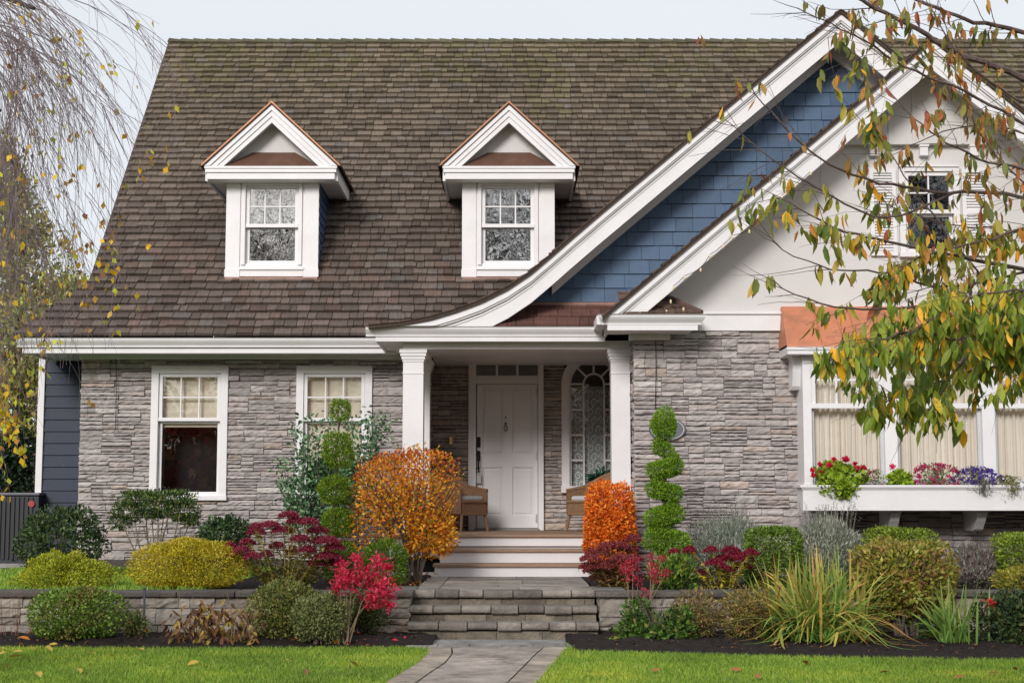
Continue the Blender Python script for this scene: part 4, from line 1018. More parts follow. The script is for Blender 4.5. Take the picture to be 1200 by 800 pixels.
    m.add([(b0, oy + .05, ze1 + .004), (b1, oy + .05, ze1 + .004), (t1, DY - .035, ze1 + h), (t0, DY - .035, ze1 + h), (b0 + .05, DY - .035, ze1 + .03), (b1 - .05, DY - .035, ze1 + .03)], [(0, 1, 2, 3), (0, 3, 4), (1, 5, 2)])
    xx = (b0 + b1) / 2 - .03; m.box(xx - .004, xx + .004, oy + .1, DY - .05, ze1 + .06, ze1 + .075); m.build('copper_skirt', BROWNMETAL, D)
    # roof slopes running back to the main roof, with copper edge
    m = MB(); yend = (zap - zE) / K + EAVE_Y + .25
    m.strip(T, 0, .029, oy - .02, yend, c=(.06, .045, .04))
    for sg in (-1, 1):
        o = (cxm + sg * (hw_ + .05), ze1 + .02 - .035 * sp); ln = math.hypot(hw_ + .05, zap - o[1]); sx, sz = -sg * (hw_ + .05) / ln, (zap - o[1]) / ln
        f_ = lambda u, s, h, o=o, sx=sx, sz=sz, sg=sg: (o[0] + sx * s + sg * sz * h, u, o[1] + sz * s + abs(sx) * h + .002)
        shingles(m, oy - .02, yend, 0, ln, .158, (.1, .26), [], f_, .018, lambda u, s: np.array((.10, .072, .058)) * random.uniform(.7, 1.3))
    m.build('dormer_roof', ROOF, D)
    m = MB(); m.strip([(T[0][0] - .02, T[0][1] - .012), (T[1][0], T[1][1] + .008), (T[2][0] + .02, T[2][1] - .012)], -.014, .012, oy - .026, oy - .021); m.build('copper_edge', mat('bright_copper', (.36, .17, .09), .45, metal=.4, var=.2), D)
    # side fascias with soffit along the eaves
    yb = (ze0 + .05 - zE) / K + EAVE_Y
    for a, b, c, d in ((ex0, ex0 + .04, ex0 + .04, c0 - .002), (ex1 - .04, ex1, c1 + .002, ex1 - .04)):
        m = MB(); m.box(a + .001, b - .001, oy + .1, yb + .1, ze0 - .01, ze1 + .01); m.box(c, d, oy + .1, yb + .1, ze0 + .02, ze0 + .035); m.build('eave', WHITE, D)
    # lead apron under the sill
    m = MB(); m.box(c0, c1, DY - .05, DY + .1, zb - .05, zb - .003); m.build('apron_flashing', mat('copper_flashing', (.26, .15, .12)), D)
    return D
d1 = make_dormer(319)
def copy_children(src, dst):
    for ch in list(src.children):
        c = ch.copy(); COL.objects.link(c); c.parent = dst; copy_children(ch, c)
d2 = d1.copy(); COL.objects.link(d2); d2.parent = house
copy_children(d1, d2)
d2.location.x += PX(595.5, DY, 265) - PX(319, DY, 265)
# the left dormer has a pale blind behind its upper sash
hx0, hx1 = PX(290, DY, 240), PX(347, DY, 240); MB().add([(hx0, DY + .11, PZ(265, DY)), (hx1, DY + .11, PZ(265, DY)), (hx1, DY + .11, PZ(217, DY)), (hx0, DY + .11, PZ(217, DY))], [(0, 1, 2, 3)]).build('blind', mat('pale_blind', (.8, .8, .8), .9), d1)

# ------------------------------------------------------------------ plants: builders
def plant_root(name, label, cat, x, y, z, group=None): return empty(name, label, cat, (x, y, z), group)
SEED = [100]
def shrub(name, label, cat, pxl, pxr, pyt, Y, zg, n, leaf, pal, pyb=None, p=2.3, lump=.1, dep=1., nst=6, rad=.012, group=None, out=.7, upb=.3, zlow=-1., patch=None, depth=.35, low=.42, jit=.18, extra=None, stemspread=.5):
    SEED[0] += 1
    pm = (pyt + (pyb or pyt + 60)) / 2
    x0, x1 = P(pxl, pm, Y)[0], P(pxr, pm, Y)[0]; zt = PZ(pyt, Y); zb = zg if pyb is None else PZ(pyb, Y)
    cx, a = (x0 + x1) / 2, (x1 - x0) / 2; zc = zb + (zt - zb) * low
    r_ = plant_root(name, label, cat, cx, Y, zg, group)
    L = Leaves(); k = 1 - lump * .35
    blob(L, (cx, Y, zc), (a * k, a * dep * k, (zt - zc) * k, (zc - zb) * 1.0), n, leaf, pal, p=p, lump=lump, out=out, upb=upb, zlow=zlow, patch=patch, seed=SEED[0], depth=depth, jit=jit)
    if extra: extra(L, cx, Y, zc, a, zt, zb)
    v = L.V
    for q in v: q[:, 2] = np.maximum(q[:, 2], zg - .03)
    L.build('foliage', r_)
    stems_mb(cx, Y, zg, zb + (zt - zb) * .8, a * stemspread, nst, rad, SEED[0]).build('stem', TWIG, r_)
    return r_

def sedum(label, pxs, Y, zg, hts, heads, leafpal, spread, seed, name='stonecrop', headpal=None, nleaf=26, group=None):
    "clump of stems, each with a flat flower head; heads are (px, py, radius)"
    headpal = headpal or [(140, 36, 62, 3), (166, 56, 80, 2), (112, 30, 50, 2), (176, 80, 96, 1)]
    rs = random.Random(seed); bx_ = P(pxs, 690, Y)[0]; r_ = plant_root(name, label, 'flower', bx_, Y, zg, group)
    st = MB(); lv = Leaves()
    for (hx, hy, hr) in heads:
        yy_ = Y + rs.uniform(-.25, .25); hpt = Vector(P(hx, hy, yy_)); b = Vector((bx_ + (hpt.x - bx_) * .25 + rs.uniform(-.05, .05), Y + (yy_ - Y) * .3, zg - .01))
        pts = [b + (hpt - b) * t + Vector((0, 0, .05 * math.sin(t * 3.1))) for t in (0, .3, .6, .85, 1)]
        st.tube(pts, [.007, .006, .005, .004, .004], 5, lin(150, 130, 84) * rs.uniform(.8, 1.2))
        hr = hr * 1.28; n = int(420 * (hr / .07) ** 2); d = rdir(n); rr = hr * np.sqrt(rng.random(n)); an = rng.uniform(0, 6.28, n)
        pos = np.stack([hpt.x + rr * np.cos(an), hpt.y + rr * np.sin(an), hpt.z + .045 * (1 - (rr / hr) ** 2) - .02 * rng.random(n) + rng.normal(size=n) * .008], 1)
        H = Leaves(); H.add(pos, d + np.array([0, 0, .5]), rdir(n), .017, .014, pick(headpal, n, .25)); H.build('flower_head', r_)
        for t in np.linspace(.1, .95, nleaf // 3):
            pp = b + (hpt - b) * t; k = 4; q = np.tile(np.array(pp), (k, 1)); dd = rdir(k) * np.array([1, 1, .35]) + np.array([0, 0, .25])
            lv.add(q, dd, np.tile([0, 0, 1.], (k, 1)) + rdir(k) * .4, rng.uniform(.05, .085, k), rng.uniform(.022, .034, k), pick(leafpal, k, .2), curl=.1)
    st.build('stem', mat('straw_stem', (0, 0, 0), .7, attr=True), r_); lv.build('foliage', r_)
    return r_

def blade_clump(name, label, cat, px, py, Y, zg, n, ln, wd, pal, spread, seed, droop=1., lean=0, tip=None):
    r2 = np.random.default_rng(seed); x = P(px, py, Y)[0]; r_ = plant_root(name, label, cat, x, Y, zg)
    a = r2.uniform(0, 6.28, n); el = np.radians(r2.uniform(38, 86, n)); l = ln * r2.uniform(.6, 1.1, n)
    t = np.linspace(0, 1, 8)[None, :]
    hor = np.cos(el)[:, None] * l[:, None] * t; bend = (droop * r2.uniform(.15, .8, n) * l * np.cos(el))[:, None]
    z = np.sin(el)[:, None] * l[:, None] * t - bend * t ** 2.4 * 1.2
    hor = hor + bend * t ** 2 * .55
    bx_ = x + r2.normal(size=n) * spread * .35; by_ = Y + r2.normal(size=n) * spread * .35
    pts = np.stack([bx_[:, None] + np.cos(a)[:, None] * hor + lean * t ** 2, by_[:, None] + np.sin(a)[:, None] * hor * .8, np.maximum(zg + z, zg + .01)], 2)
    w_ = wd * r2.uniform(.7, 1.2, n)[:, None] * np.array([[.7, .9, 1, 1, .95, .8, .5, .06]])
    C = pick(pal, n, .15); C2 = pick(tip or pal, n, .15); tt = t[..., None] ** 1.5
    Cv = C[:, None, :] * (1 - tt) + C2[:, None, :] * tt
    nup = np.stack([np.cos(a), np.sin(a), np.full(n, .6)], 1)[:, None, :].repeat(8, 1)
    Leaves().strip(pts, w_, Cv, nup).build('blade', r_)
    return r_

def spikes(name, label, cat, pxl, pxr, pyt, Y, zg, n, pal, headpal, seed, heads=True, base=True, group=None):
    "lavender-like: a grey mound of narrow leaves and thin upright stalks with seed heads"
    r2 = np.random.default_rng(seed); x0, x1 = P(pxl, pyt, Y)[0], P(pxr, pyt, Y)[0]; cx, a = (x0 + x1) / 2, (x1 - x0) / 2; zt = PZ(pyt, Y)
    r_ = plant_root(name, label, cat, cx, Y, zg, group); L = Leaves(); h = zt - zg
    if base: 
        blob(L, (cx, Y, zg + h * .3), (a * .95, a * .8, h * .5, h * .3), 9500, (.055, .2), pal, lump=.14, out=.6, upb=.9, seed=seed, depth=.5)
    an = r2.uniform(0, 6.28, n); rr = np.sqrt(r2.random(n)); b = np.stack([cx + a * .5 * rr * np.cos(an), Y + a * .4 * rr * np.sin(an), np.full(n, zg + .02)], 1)
    l = h * r2.uniform(.7, 1.02, n); t = np.linspace(0, 1, 5)[None, :, None]
    d = np.stack([np.cos(an) * rr * .42 * a / max(h, .1) + r2.normal(size=n) * .05, np.sin(an) * rr * .35, np.ones(n)], 1)
    pts = b[:, None, :] + d[:, None, :] * l[:, None, None] * t
    L.strip(pts, np.full((n, 5), .0032), pick(pal, n, .2))
    if heads:
        H = L; k = 7
        for j in range(k):
            p = pts[:, -1] - d * (.012 * j); H.add(p, rdir(n) + np.array([0, 0, .8]), rdir(n), .018, .009, pick(headpal, n, .25))
    L.build('foliage', r_)
    return r_

# ------------------------------------------------------------------ plants of the upper bed, left of the path
shrub('dark_shrub', 'dark green rounded evergreen shrub beside the blue clapboard corner and the heat pump', 'shrub', 22, 121, 596, 18.6, UZ, 5200, (.055, .45), [(54, 74, 38, 3), (72, 94, 48, 2), (40, 56, 32, 2), (98, 116, 66, .8)], pyb=668, lump=.12, nst=7)
shrub('golden_conifer', 'low lime yellow conifer mound behind the retaining wall at far left', 'shrub', 12, 138, 651, 16.0, UZ, 22000, (.032, .34), [(150, 156, 30, 4), (176, 178, 44, 3), (112, 126, 26, 2), (190, 186, 70, 1)], p=2.1, lump=.17, dep=.8, upb=.25, out=.75, low=.25)
def pruned():
    Y = 19.2; x = P(182, 620, Y)[0]; r_ = plant_root('pruned_shrub', 'flat topped pruned shrub on bare stems in front of the left window', 'shrub', x, Y, UZ)
    L = Leaves()
    for (a, b, c, d, e, s) in ((182, 591, .52, .15, 1500, 1), (150, 600, .2, .12, 700, 2), (214, 598, .22, .12, 800, 3), (160, 585, .25, .08, 600, 4), (205, 584, .28, .08, 700, 5), (140, 611, .12, .08, 260, 6), (222, 609, .13, .06, 260, 7)):
        blob(L, P(a, b, Y), (c, .3, d, d), int(e * 1.35), (.045, .42), [(70, 92, 44, 3), (92, 112, 56, 2), (50, 68, 36, 2), (140, 138, 60, .7)], lump=.18, seed=s, depth=.6)
    L.build('foliage', r_)
    m = MB(); rs = random.Random(3)
    for tx, ty in ((140, 600), (155, 588), (170, 585), (186, 583), (200, 588), (212, 592), (225, 600), (178, 600), (192, 598)):
        p1 = Vector(P(tx, ty + 6, Y + rs.uniform(-.2, .2))); p0 = Vector((x + rs.uniform(-.06, .06), Y, UZ - .02)); mid = p0 + (p1 - p0) * .45 + Vector(((p1.x - x) * .12, 0, -.02))
        m.tube([p0, p0 + (mid - p0) * .5 + Vector((rs.uniform(-.02, .02), 0, 0)), mid, p1], [.017, .013, .01, .005], 6, lin(120, 104, 78))
        m.tube([mid, mid + Vector((rs.uniform(-.15, .15), 0, .16)), mid + Vector((rs.uniform(-.25, .25), 0, .32))], [.007, .005, .003], 5)
    m.build('stem', mat('pale_stem', (.2, .165, .11), .8, var=.2), r_)
pruned()
shrub('golden_conifer', 'rounded golden yellow conifer mound between two dark shrubs behind the retaining wall', 'shrub', 154, 288, 633, 16.1, UZ, 32000, (.03, .34), [(184, 166, 28, 4), (206, 186, 46, 3), (146, 136, 26, 2), (216, 202, 90, 1)], p=2.4, lump=.13, dep=.75, upb=.1, out=.8, low=.3)
shrub('dark_shrub', 'small dark green shrub against the stone wall behind the burgundy flower heads', 'shrub', 234, 292, 601, 18.2, UZ, 3200, (.05, .5), [(52, 76, 42, 3), (70, 98, 52, 2), (40, 58, 34, 2), (100, 124, 70, .6)], pyb=655, lump=.18, nst=5)
hd = [(284, 645, .07), (296, 652, .07), (325, 640, .07), (360, 645, .07), (392, 642, .09), (374, 634, .08), (270, 640, .06), (338, 604, .085), (316, 616, .09), (300, 624, .08), (362, 612, .08), (372, 622, .09), (332, 622, .1), (290, 636, .07), (276, 650, .075), (352, 632, .08), (385, 634, .1), (312, 650, .06), (342, 646, .06), (384, 652, .11), (372, 660, .08), (395, 658, .08), (300, 600 + 18, .06), (346, 611, .07)]
sedum('tall burgundy stonecrop with yellowing leaves behind the wall beside the pom-pom tree', 335, 16.0, UZ, None, hd, [(162, 158, 66, 2), (188, 170, 78, 2), (116, 130, 58, 2), (178, 140, 88, 1)], .5, 4, nleaf=52)
def rose():
    Y = 19.4; x = P(385, 600, Y)[0]; r_ = plant_root('rose_bush', 'loose blue green leafy bush against the right hand window behind the pom-pom tree', 'shrub', x, Y, UZ)
    L = Leaves(); m = MB(); rs = random.Random(8); RP_ = [(74, 106, 70, 3), (98, 132, 90, 2.5), (56, 82, 56, 2), (126, 154, 112, 1)]
    tips = [(345, 500), (335, 560), (352, 520), (365, 495), (372, 515), (358, 545), (380, 540), (340, 580), (430, 490), (415, 500), (440, 500), (448, 512), (425, 520), (436, 535), (410, 530), (418, 555), (402, 575), (350, 565), (372, 560), (364, 580), (385, 500), (432, 508), (408, 510), (378, 580), (332, 545), (445, 498), (362, 530), (395, 555)]
    for (u, v) in tips:
        b0 = Vector((x + rs.uniform(-.12, .12), Y, UZ)); e = Vector(P(u, v, Y + rs.uniform(-.25, .25))); md = b0 + (e - b0) * .5 + Vector(((e.x - x) * .18, 0, .0)); m.tube([b0, md, e], [.008, .006, .003], 5)
        for k in range(9):
            t = .55 + .5 * k / 8; c = np.array(md + (e - md) * ((t - .5) * 2)) + rng.normal(size=3) * .03; n = 16
            n = 15; p = c + rng.normal(size=(n, 3)) * np.array([.06, .06, .05]); L.add(p, rdir(n) + np.array([0, -.1, -.25]), rdir(n) + np.array([0, -.6, .8]), rng.uniform(.05, .08, n), rng.uniform(.03, .046, n), 1.15 * pick(RP_, n, .2), fold=.15)
    L.build('foliage', r_); m.build('stem', TWIG, r_)
rose()
def pompom():
    Y = 17.3; x = P(393, 600, Y)[0]; r_ = plant_root('pompom_tree', 'clipped pom-pom topiary of bright green balls on one stem before the right hand window', 'topiary', x, Y, UZ)
    rs = random.Random(2); m = MB(); pts = [(x + rs.uniform(-.015, .015), Y, UZ - .02 + .26 * k) for k in range(7)] + [P(398, 492, Y)]
    m.tube(pts, [.028 - .0025 * k for k in range(8)], 7); m.build('trunk', BARK, r_)
    for (u, v, rx, rz, n) in ((399, 481, 11.5, 12, 1700), (396, 528, 17, 21, 4200), (393, 574, 18, 15.5, 3900), (395, 613, 18.5, 15, 3900), (402, 645, 15, 8.5, 2000)):
        L = Leaves(); c = P(u, v, Y); k = Y / F
        blob(L, c, (rx * k, rx * k, rz * k, rz * k), n, (.034, .28), [(104, 134, 28, 3), (128, 156, 38, 3), (76, 104, 26, 2), (150, 170, 58, 1)], lump=.15, out=.9, upb=.35, seed=u + v)
        L.build('leaf_ball', r_)
pompom()
def orange_bush():
    Y = 17.4; x = P(480, 650, Y)[0]; r_ = plant_root('orange_shrub', 'large rounded orange autumn shrub on twiggy stems left of the porch steps', 'shrub', x, Y, UZ)
    L = Leaves(); OR = [(222, 136, 30, 3), (234, 164, 42, 3.5), (190, 104, 30, 1.6), (238, 184, 62, 1.8), (120, 116, 48, 1.3), (196, 86, 36, .7)]
    RD = [(190, 92, 44, 3), (208, 118, 44, 2), (160, 72, 46, 1.5)]
    blob(L, P(474, 590, Y), (.57, .5, .57, .64), 8600, (.042, .5), OR, p=3.4, lump=.12, depth=.75, seed=9, zlow=-.75, jit=.22); blob(L, P(503, 625, Y - .1), (.27, .3, .25, .28), 2600, (.046, .5), OR, p=2.6, lump=.15, depth=.6, seed=19, jit=.22)
    c = P(474, 570, Y); blob(L, c, (.57, .5, .39, .1), 2400, (.04, .5), RD, p=3.0, lump=.06, depth=.25, seed=9, zlow=.1)
    L.build('foliage', r_)
    stems_mb(x, Y, UZ, PZ(560, Y), .42, 18, .018, 8).build('stem', mat('grey_twig', (.11, .085, .065), .8, var=.25), r_)
orange_bush()
shrub('green_globe', 'small bright green clipped globe under the left of the big orange shrub', 'shrub', 424, 477, 634, 16.6, UZ, 3600, (.05, .2), [(92, 124, 26, 3), (114, 146, 36, 3), (66, 94, 26, 2), (136, 158, 60, .8)], lump=.06, out=.9, p=2.4, low=.5)
shrub('green_globe', 'low green clipped mound at the foot of the pom-pom topiary', 'shrub', 380, 420, 637, 16.9, UZ, 2200, (.05, .2), [(92, 122, 30, 3), (114, 140, 40, 3), (66, 90, 28, 2)], lump=.06, out=.9)

# front bed, left
shrub('boxwood', 'broad rounded boxwood mound at the foot of the left retaining wall', 'shrub', 33, 146, 690, 14.45, GZ + .05, 11500, (.032, .55), [(104, 132, 48, 3), (130, 156, 62, 3), (74, 98, 38, 2), (154, 170, 88, 1)], p=2.6, lump=.06, dep=.7, low=.5, patch=[(124, 132, 60, 2), (132, 116, 64, 1)])
shrub('weed', 'small ragged weedy plant beside the boxwood mound', 'plant', 140, 174, 712, 14.4, GZ + .05, 700, (.04, .5), [(82, 100, 44, 2), (104, 116, 60, 2), (120, 96, 60, 1)], lump=.3, depth=.9, nst=5, rad=.004, dep=.8)
shrub('boxwood', 'loose olive green shrub below the burgundy stonecrop, the larger of two', 'shrub', 292, 376, 681, 14.5, GZ + .05, 9000, (.032, .5), [(118, 128, 64, 3), (144, 148, 74, 2), (88, 98, 50, 2), (150, 126, 78, 1)], lump=.12, dep=.7, low=.5, depth=.5)
shrub('boxwood', 'grey green shrub with olive tips tucked below the crimson shrub', 'shrub', 338, 418, 694, 14.2, GZ + .05, 7500, (.032, .45), [(124, 134, 82, 3), (148, 154, 100, 2), (96, 106, 60, 2), (160, 156, 96, 1)], lump=.12, dep=.6, low=.5, depth=.5)
shrub('boxwood', 'dark olive shrub behind the crimson shrub beside the steps', 'shrub', 395, 458, 692, 14.75, GZ + .05, 3600, (.03, .5), [(78, 88, 44, 3), (98, 106, 54, 2), (60, 70, 38, 2)], lump=.12, dep=.4, low=.5, depth=.5)
def crimson():
    Y = 14.15; x = P(405, 745, Y)[0]; r_ = plant_root('crimson_shrub', 'sparse crimson pink autumn shrub on bare stems left of the garden steps', 'shrub', x, Y, GZ + .05)
    L = Leaves(); CR = [(206, 30, 66, 3), (224, 52, 92, 3), (176, 20, 52, 2), (232, 92, 120, 1)]
    for (u, v, rx, rz, n) in ((430, 675, .16, .12, 520), (405, 680, .14, .1, 380), (450, 690, .13, .12, 440), (437, 702, .12, .08, 260), (400, 664, .09, .05, 150), (454, 664, .05, .07, 120), (418, 655, .06, .05, 100), (395, 690, .08, .06, 130), (455, 708, .06, .07, 120), (442, 660, .07, .07, 130), (443, 655, .03, .05, 50)):
        blob(L, P(u, v, Y + random.uniform(-.1, .1)), (rx, rx * .8, rz, rz), n, (.034, .45), CR, lump=.3, depth=.9, seed=u, jit=.2, out=.3)
    L.build('foliage', r_); m = MB(); rs = random.Random(1)
    for (u, v) in ((430, 672), (405, 676), (450, 688), (437, 700), (400, 664), (452, 664), (418, 655), (395, 690), (442, 656)):
        b0 = Vector((x + rs.uniform(-.07, .05), Y + rs.uniform(-.04, .04), GZ + .02)); e = Vector(P(u, v, Y)); md = b0 + (e - b0) * .5 + Vector((-(e.x - x) * .15, 0, .03))
        m.tube([b0, (b0 + md) / 2, md, e], [.008, .007, .005, .003], 5, (0, 0, 0))
    m.build('stem', mat('tan_stem', (.24, .17, .10), .8, var=.2), r_)
crimson()
def dead_hosta():
    Y = 14.2; x = P(250, 740, Y)[0]; r_ = plant_root('withered_hosta', 'withered brown and yellow hosta collapsed at the foot of the left retaining wall', 'plant', x, Y, GZ + .05)
    L = Leaves(); n = 330; bx_ = P(195, 740, Y)[0]; bx2 = P(306, 740, Y)[0]
    p = np.stack([rng.uniform(bx_, bx2, n), Y + rng.uniform(-.15, .25, n), GZ + .08 + .28 * rng.random(n) ** 1.6], 1)
    k = 30; p[:k, 0] = P(244, 700, Y)[0] + rng.normal(size=k) * .12; p[:k, 2] = rng.uniform(GZ + .25, PZ(702, Y), k)
    d = rdir(n) * np.array([1, .7, .4]) + np.array([0, -.2, -.9])
    L.add(p, d, rdir(n) + np.array([0, -1.4, .3]), rng.uniform(.06, .12, n), rng.uniform(.02, .042, n), pick([(112, 78, 50, 3), (140, 104, 60, 2), (84, 58, 44, 2), (176, 150, 70, 1.2), (120, 116, 60, .6)], n, .2), fold=.35, curl=rng.uniform(-.5, .6, n), big=True)
    L.build('foliage', r_); m = MB(); rs = random.Random(6)
    for i in range(14): 
        b0 = Vector((rs.uniform(bx_, bx2), Y + rs.uniform(0, .15), GZ + .03)); m.tube([b0, b0 + Vector((rs.uniform(-.06, .06), -.02, .2)), b0 + Vector((rs.uniform(-.12, .12), -.05, rs.uniform(.3, .5)))], [.005, .004, .002], 4)
    m.build('stalk', mat('straw', (.3, .22, .11), .8), r_)
dead_hosta()
def bare_stalks():
    Y = 14.6; x = P(15, 740, Y)[0]; r_ = MB(); rs = random.Random(9)
    for i in range(16):
        u = rs.uniform(-6, 40); b0 = Vector(P(u, 742, Y)); b0.z = GZ + .02; tp = Vector(P(u + rs.uniform(-8, 8), rs.uniform(680, 722), Y + rs.uniform(-.1, .1)))
        r_.tube([b0, b0 + (tp - b0) * .5 + Vector((rs.uniform(-.03, .03), 0, 0)), tp], [.004, .003, .0015], 4)
    o = r_.build('bare_stalks', mat('red_stalk', (.2, .10, .07), .8), None, origin=(x, Y, GZ + .03)); tag(o, 'thin bare reddish stalks in front of the retaining wall at far left', 'plant')
bare_stalks()
def bed_spike(px, y0, y1, Y, zg, label):
    x = P(px, y1, Y)[0]; zt = PZ(y0, Y); m = MB(); m.tube([(x, Y, zg - .05), (x, Y, zt)], .011, 8); m.lathe([(.015, zt), (.018, zt + .01), (.006, zt + .022)], x, Y, 10)
    tag(m.build('garden_stake', mat('grey_steel', (.10, .11, .13), .5, metal=.5), None, origin=(x, Y, zg)), label, 'stake')
bed_spike(168.5, 690, 731, 14.75, GZ, 'slim grey metal stake standing against the left retaining wall')

# ------------------------------------------------------------------ right of the path
shrub('orange_hedge', 'squarely clipped bright orange shrub at the foot of the right porch column', 'shrub', 686, 743, 566, 18.0, UZ, 12500, (.042, .5), [(226, 112, 28, 4), (236, 132, 36, 3), (196, 76, 26, 1.6), (242, 158, 58, 1.2)], pyb=664, p=4.2, lump=.07, low=.5, jit=.2, nst=8)
def spiral():
    Y = 16.9; x = P(781, 640, Y)[0]; r_ = plant_root('spiral_tree', 'bright green spiral topiary in front of the oval wall plaque', 'topiary', x, Y, UZ)
    k = Y / F; z0, z1 = PZ(655, Y), PZ(478, Y)
    MB().tube([(x, Y, UZ - .02), (x + .01, Y, z0), (x - .01, Y, (z0 + z1) / 2), (x, Y, z1 - .1)], [.03, .026, .02, .01], 7).build('trunk', BARK, r_)
    L = Leaves(); GP = [(104, 142, 30, 3), (130, 166, 42, 3), (76, 108, 28, 2), (152, 178, 66, 1)]
    for q, (u, v, rx, rz, nn) in enumerate(((777, 526, 12.5, 8, 1800), (779, 549, 21.5, 10, 6000), (779, 576, 20.5, 9.5, 5600), (778, 605, 22, 11.5, 6400), (782, 635, 26.5, 15.5, 8500))):
        c = P(u, v, Y); sg = 1 if q % 2 else -1                  # tilted tiers, each joined to the next by a rising shoulder
        for t_ in (-1, 0, 1): blob(L, (c[0] + t_ * rx * k * .34, Y, c[2] + sg * t_ * rz * k * .22), (rx * k * .68, rx * k * .85, rz * k * .95, rz * k * .95), nn // 3, (.03, .3), GP, lump=.1, out=.9, upb=.3, seed=q * 5 + t_ + 3)
        blob(L, (c[0] + sg * rx * k * .45, Y - .02, c[2] + rz * k * 1.05), (rx * k * .32, rx * k * .35, rz * k * .6, rz * k * .6), nn // 9, (.03, .3), GP, lump=.1, out=.9, seed=q + 60)
    blob(L, P(778, 499, Y), (.125, .125, .20, .14), 4200, (.032, .28), GP, lump=.08, out=.9, upb=.4, seed=77)
    L.build('foliage', r_)
spiral()
hd = [(692, 655, .09), (697, 668, .1), (735, 684, .09), (705, 676, .1), (688, 664, .07), (726, 640, .09), (700, 648, .1), (715, 640, .1), (728, 655, .11), (709, 663, .1), (724, 672, .13), (736, 643, .09), (715, 680, .1), (738, 668, .09), (745, 655, .07), (742, 632, .07)]
sedum('dark red stonecrop spilling over the coping right of the porch steps', 722, 15.9, UZ, None, hd, [(150, 120, 76, 2), (176, 152, 90, 2), (110, 84, 52, 2), (118, 112, 56, 1)], .4, 14, nleaf=46, headpal=[(128, 44, 52, 3), (154, 68, 70, 2), (108, 40, 44, 2), (150, 96, 72, 1)])
def spider():
    Y = 14.85; x = P(752, 720, Y)[0]; r_ = plant_root('red_flower', 'spindly plant with rose red flower tufts standing in front of the right wall', 'flower', x, Y, GZ + .05); m = MB(); L = Leaves(); rs = random.Random(4)
    RP = [(178, 44, 66, 3), (196, 68, 88, 2), (148, 34, 52, 2)]
    for (u, v, r, n) in ((735, 672, .07, 150), (742, 660, .06, 120), (765, 665, .06, 130), (768, 675, .07, 150), (780, 672, .05, 90), (755, 695, .05, 90), (748, 680, .05, 80), (762, 654, .05, 80), (732, 662, .05, 90), (776, 655, .04, 60)):
        c = P(u, v, Y + rs.uniform(-.1, .1)); L = Leaves(); blob(L, c, (r, r, r * .8, r * .8), n, (.03, .35), RP, lump=.3, depth=.9, seed=u, out=.8); L.build('flower_head', r_)
        b0 = Vector((x + rs.uniform(-.1, .1), Y, GZ + .02)); e = Vector(c); m.tube([b0, (b0 + e) / 2 + Vector((rs.uniform(-.03, .03), 0, 0)), e], [.006, .005, .003], 5)
    m.build('stem', mat('tan_stem', (.24, .17, .1), .8), r_)
spider()
def creeping():
    Y = 14.5; x = P(765, 750, Y)[0]; r_ = plant_root('leafy_bush', 'low green leafy bush with a few red hips right of the garden steps', 'plant', x, Y, GZ + .05); L = Leaves()
    GP = [(72, 104, 40, 3), (96, 130, 50, 2), (52, 76, 34, 2), (130, 120, 60, .5)]
    for (u, v, a, b, n) in ((745, 725, .12, .18, 520), (735, 748, .16, .09, 520), (790, 740, .2, .17, 900), (775, 752, .16, .1, 400), (755, 745, .14, .1, 420), (800, 728, .1, .12, 300), (750, 712, .07, .08, 160)):
        blob(L, P(u, v, Y + random.uniform(-.15, .15)), (a, .2, b, b), n, (.045, .6), GP, lump=.3, depth=.8, seed=u)
    for q in L.V: q[:, 2] = np.maximum(q[:, 2], GZ + .04)
    L.build('foliage', r_); stems_mb(x, Y, GZ + .03, GZ + .5, .3, 9, .006, 3).build('stem', TWIG, r_)
    B = Leaves(); n = 60; cs = [P(u, v, Y - .12) for u, v in ((722, 745), (729, 757), (720, 755), (806, 742))]; 
    for c in cs: B.add(np.array(c) + rng.normal(size=(n, 3)) * .006, rdir(n), rdir(n), .014, .012, pick([(180, 60, 40)], n))
    B.build('hip', r_)
creeping()
shrub('green_clump', 'tall green leafy clump between the spiral topiary and the red flowers', 'plant', 758, 815, 650, 15.75, UZ, 1700, (.06, .35), [(84, 116, 40, 3), (112, 144, 56, 2), (150, 160, 60, 1), (62, 86, 36, 2)], lump=.2, depth=.7, nst=8, rad=.005, upb=.9)
spikes('lavender', 'large grey green lavender bush behind the stonecrop under the stone wing wall', 'shrub', 806, 892, 590, 17.6, UZ, 110, [(140, 148, 132, 3), (162, 168, 154, 2), (112, 120, 102, 2)], [(96, 92, 86, 1), (120, 112, 104, 1)], 61)
spikes('lavender', 'low silvery lavender mound just behind the burgundy heads beside the box cube', 'shrub', 852, 882, 632, 16.9, UZ, 20, [(150, 158, 148, 3), (172, 178, 168, 2), (120, 128, 114, 1)], [(110, 104, 100, 1)], 62, heads=False)
hd = [(833, 645, .06), (848, 655, .09), (838, 660, .08), (862, 652, .09), (872, 655, .08), (880, 648, .06), (850, 667, .08), (868, 664, .09), (857, 645, .08), (790, 648, .05), (808, 645, .06), (822, 672, .05)]
sedum('burgundy stonecrop with bright yellow leaves in front of the box cube', 848, 15.8, UZ, None, hd, [(190, 176, 56, 3), (166, 166, 60, 2), (120, 132, 54, 1), (206, 180, 50, 1)], .4, 24, nleaf=44, headpal=[(124, 22, 48, 3), (150, 34, 62, 2), (94, 18, 38, 2)])
shrub('box_cube', 'clipped green box cube beside the yellow leaved stonecrop', 'shrub', 876, 937, 619, 16.4, UZ, 11500, (.032, .5), [(92, 118, 40, 3), (116, 142, 50, 3), (66, 90, 34, 2)], pyb=692, p=7, lump=.02, low=.5, depth=.25, upb=.2)
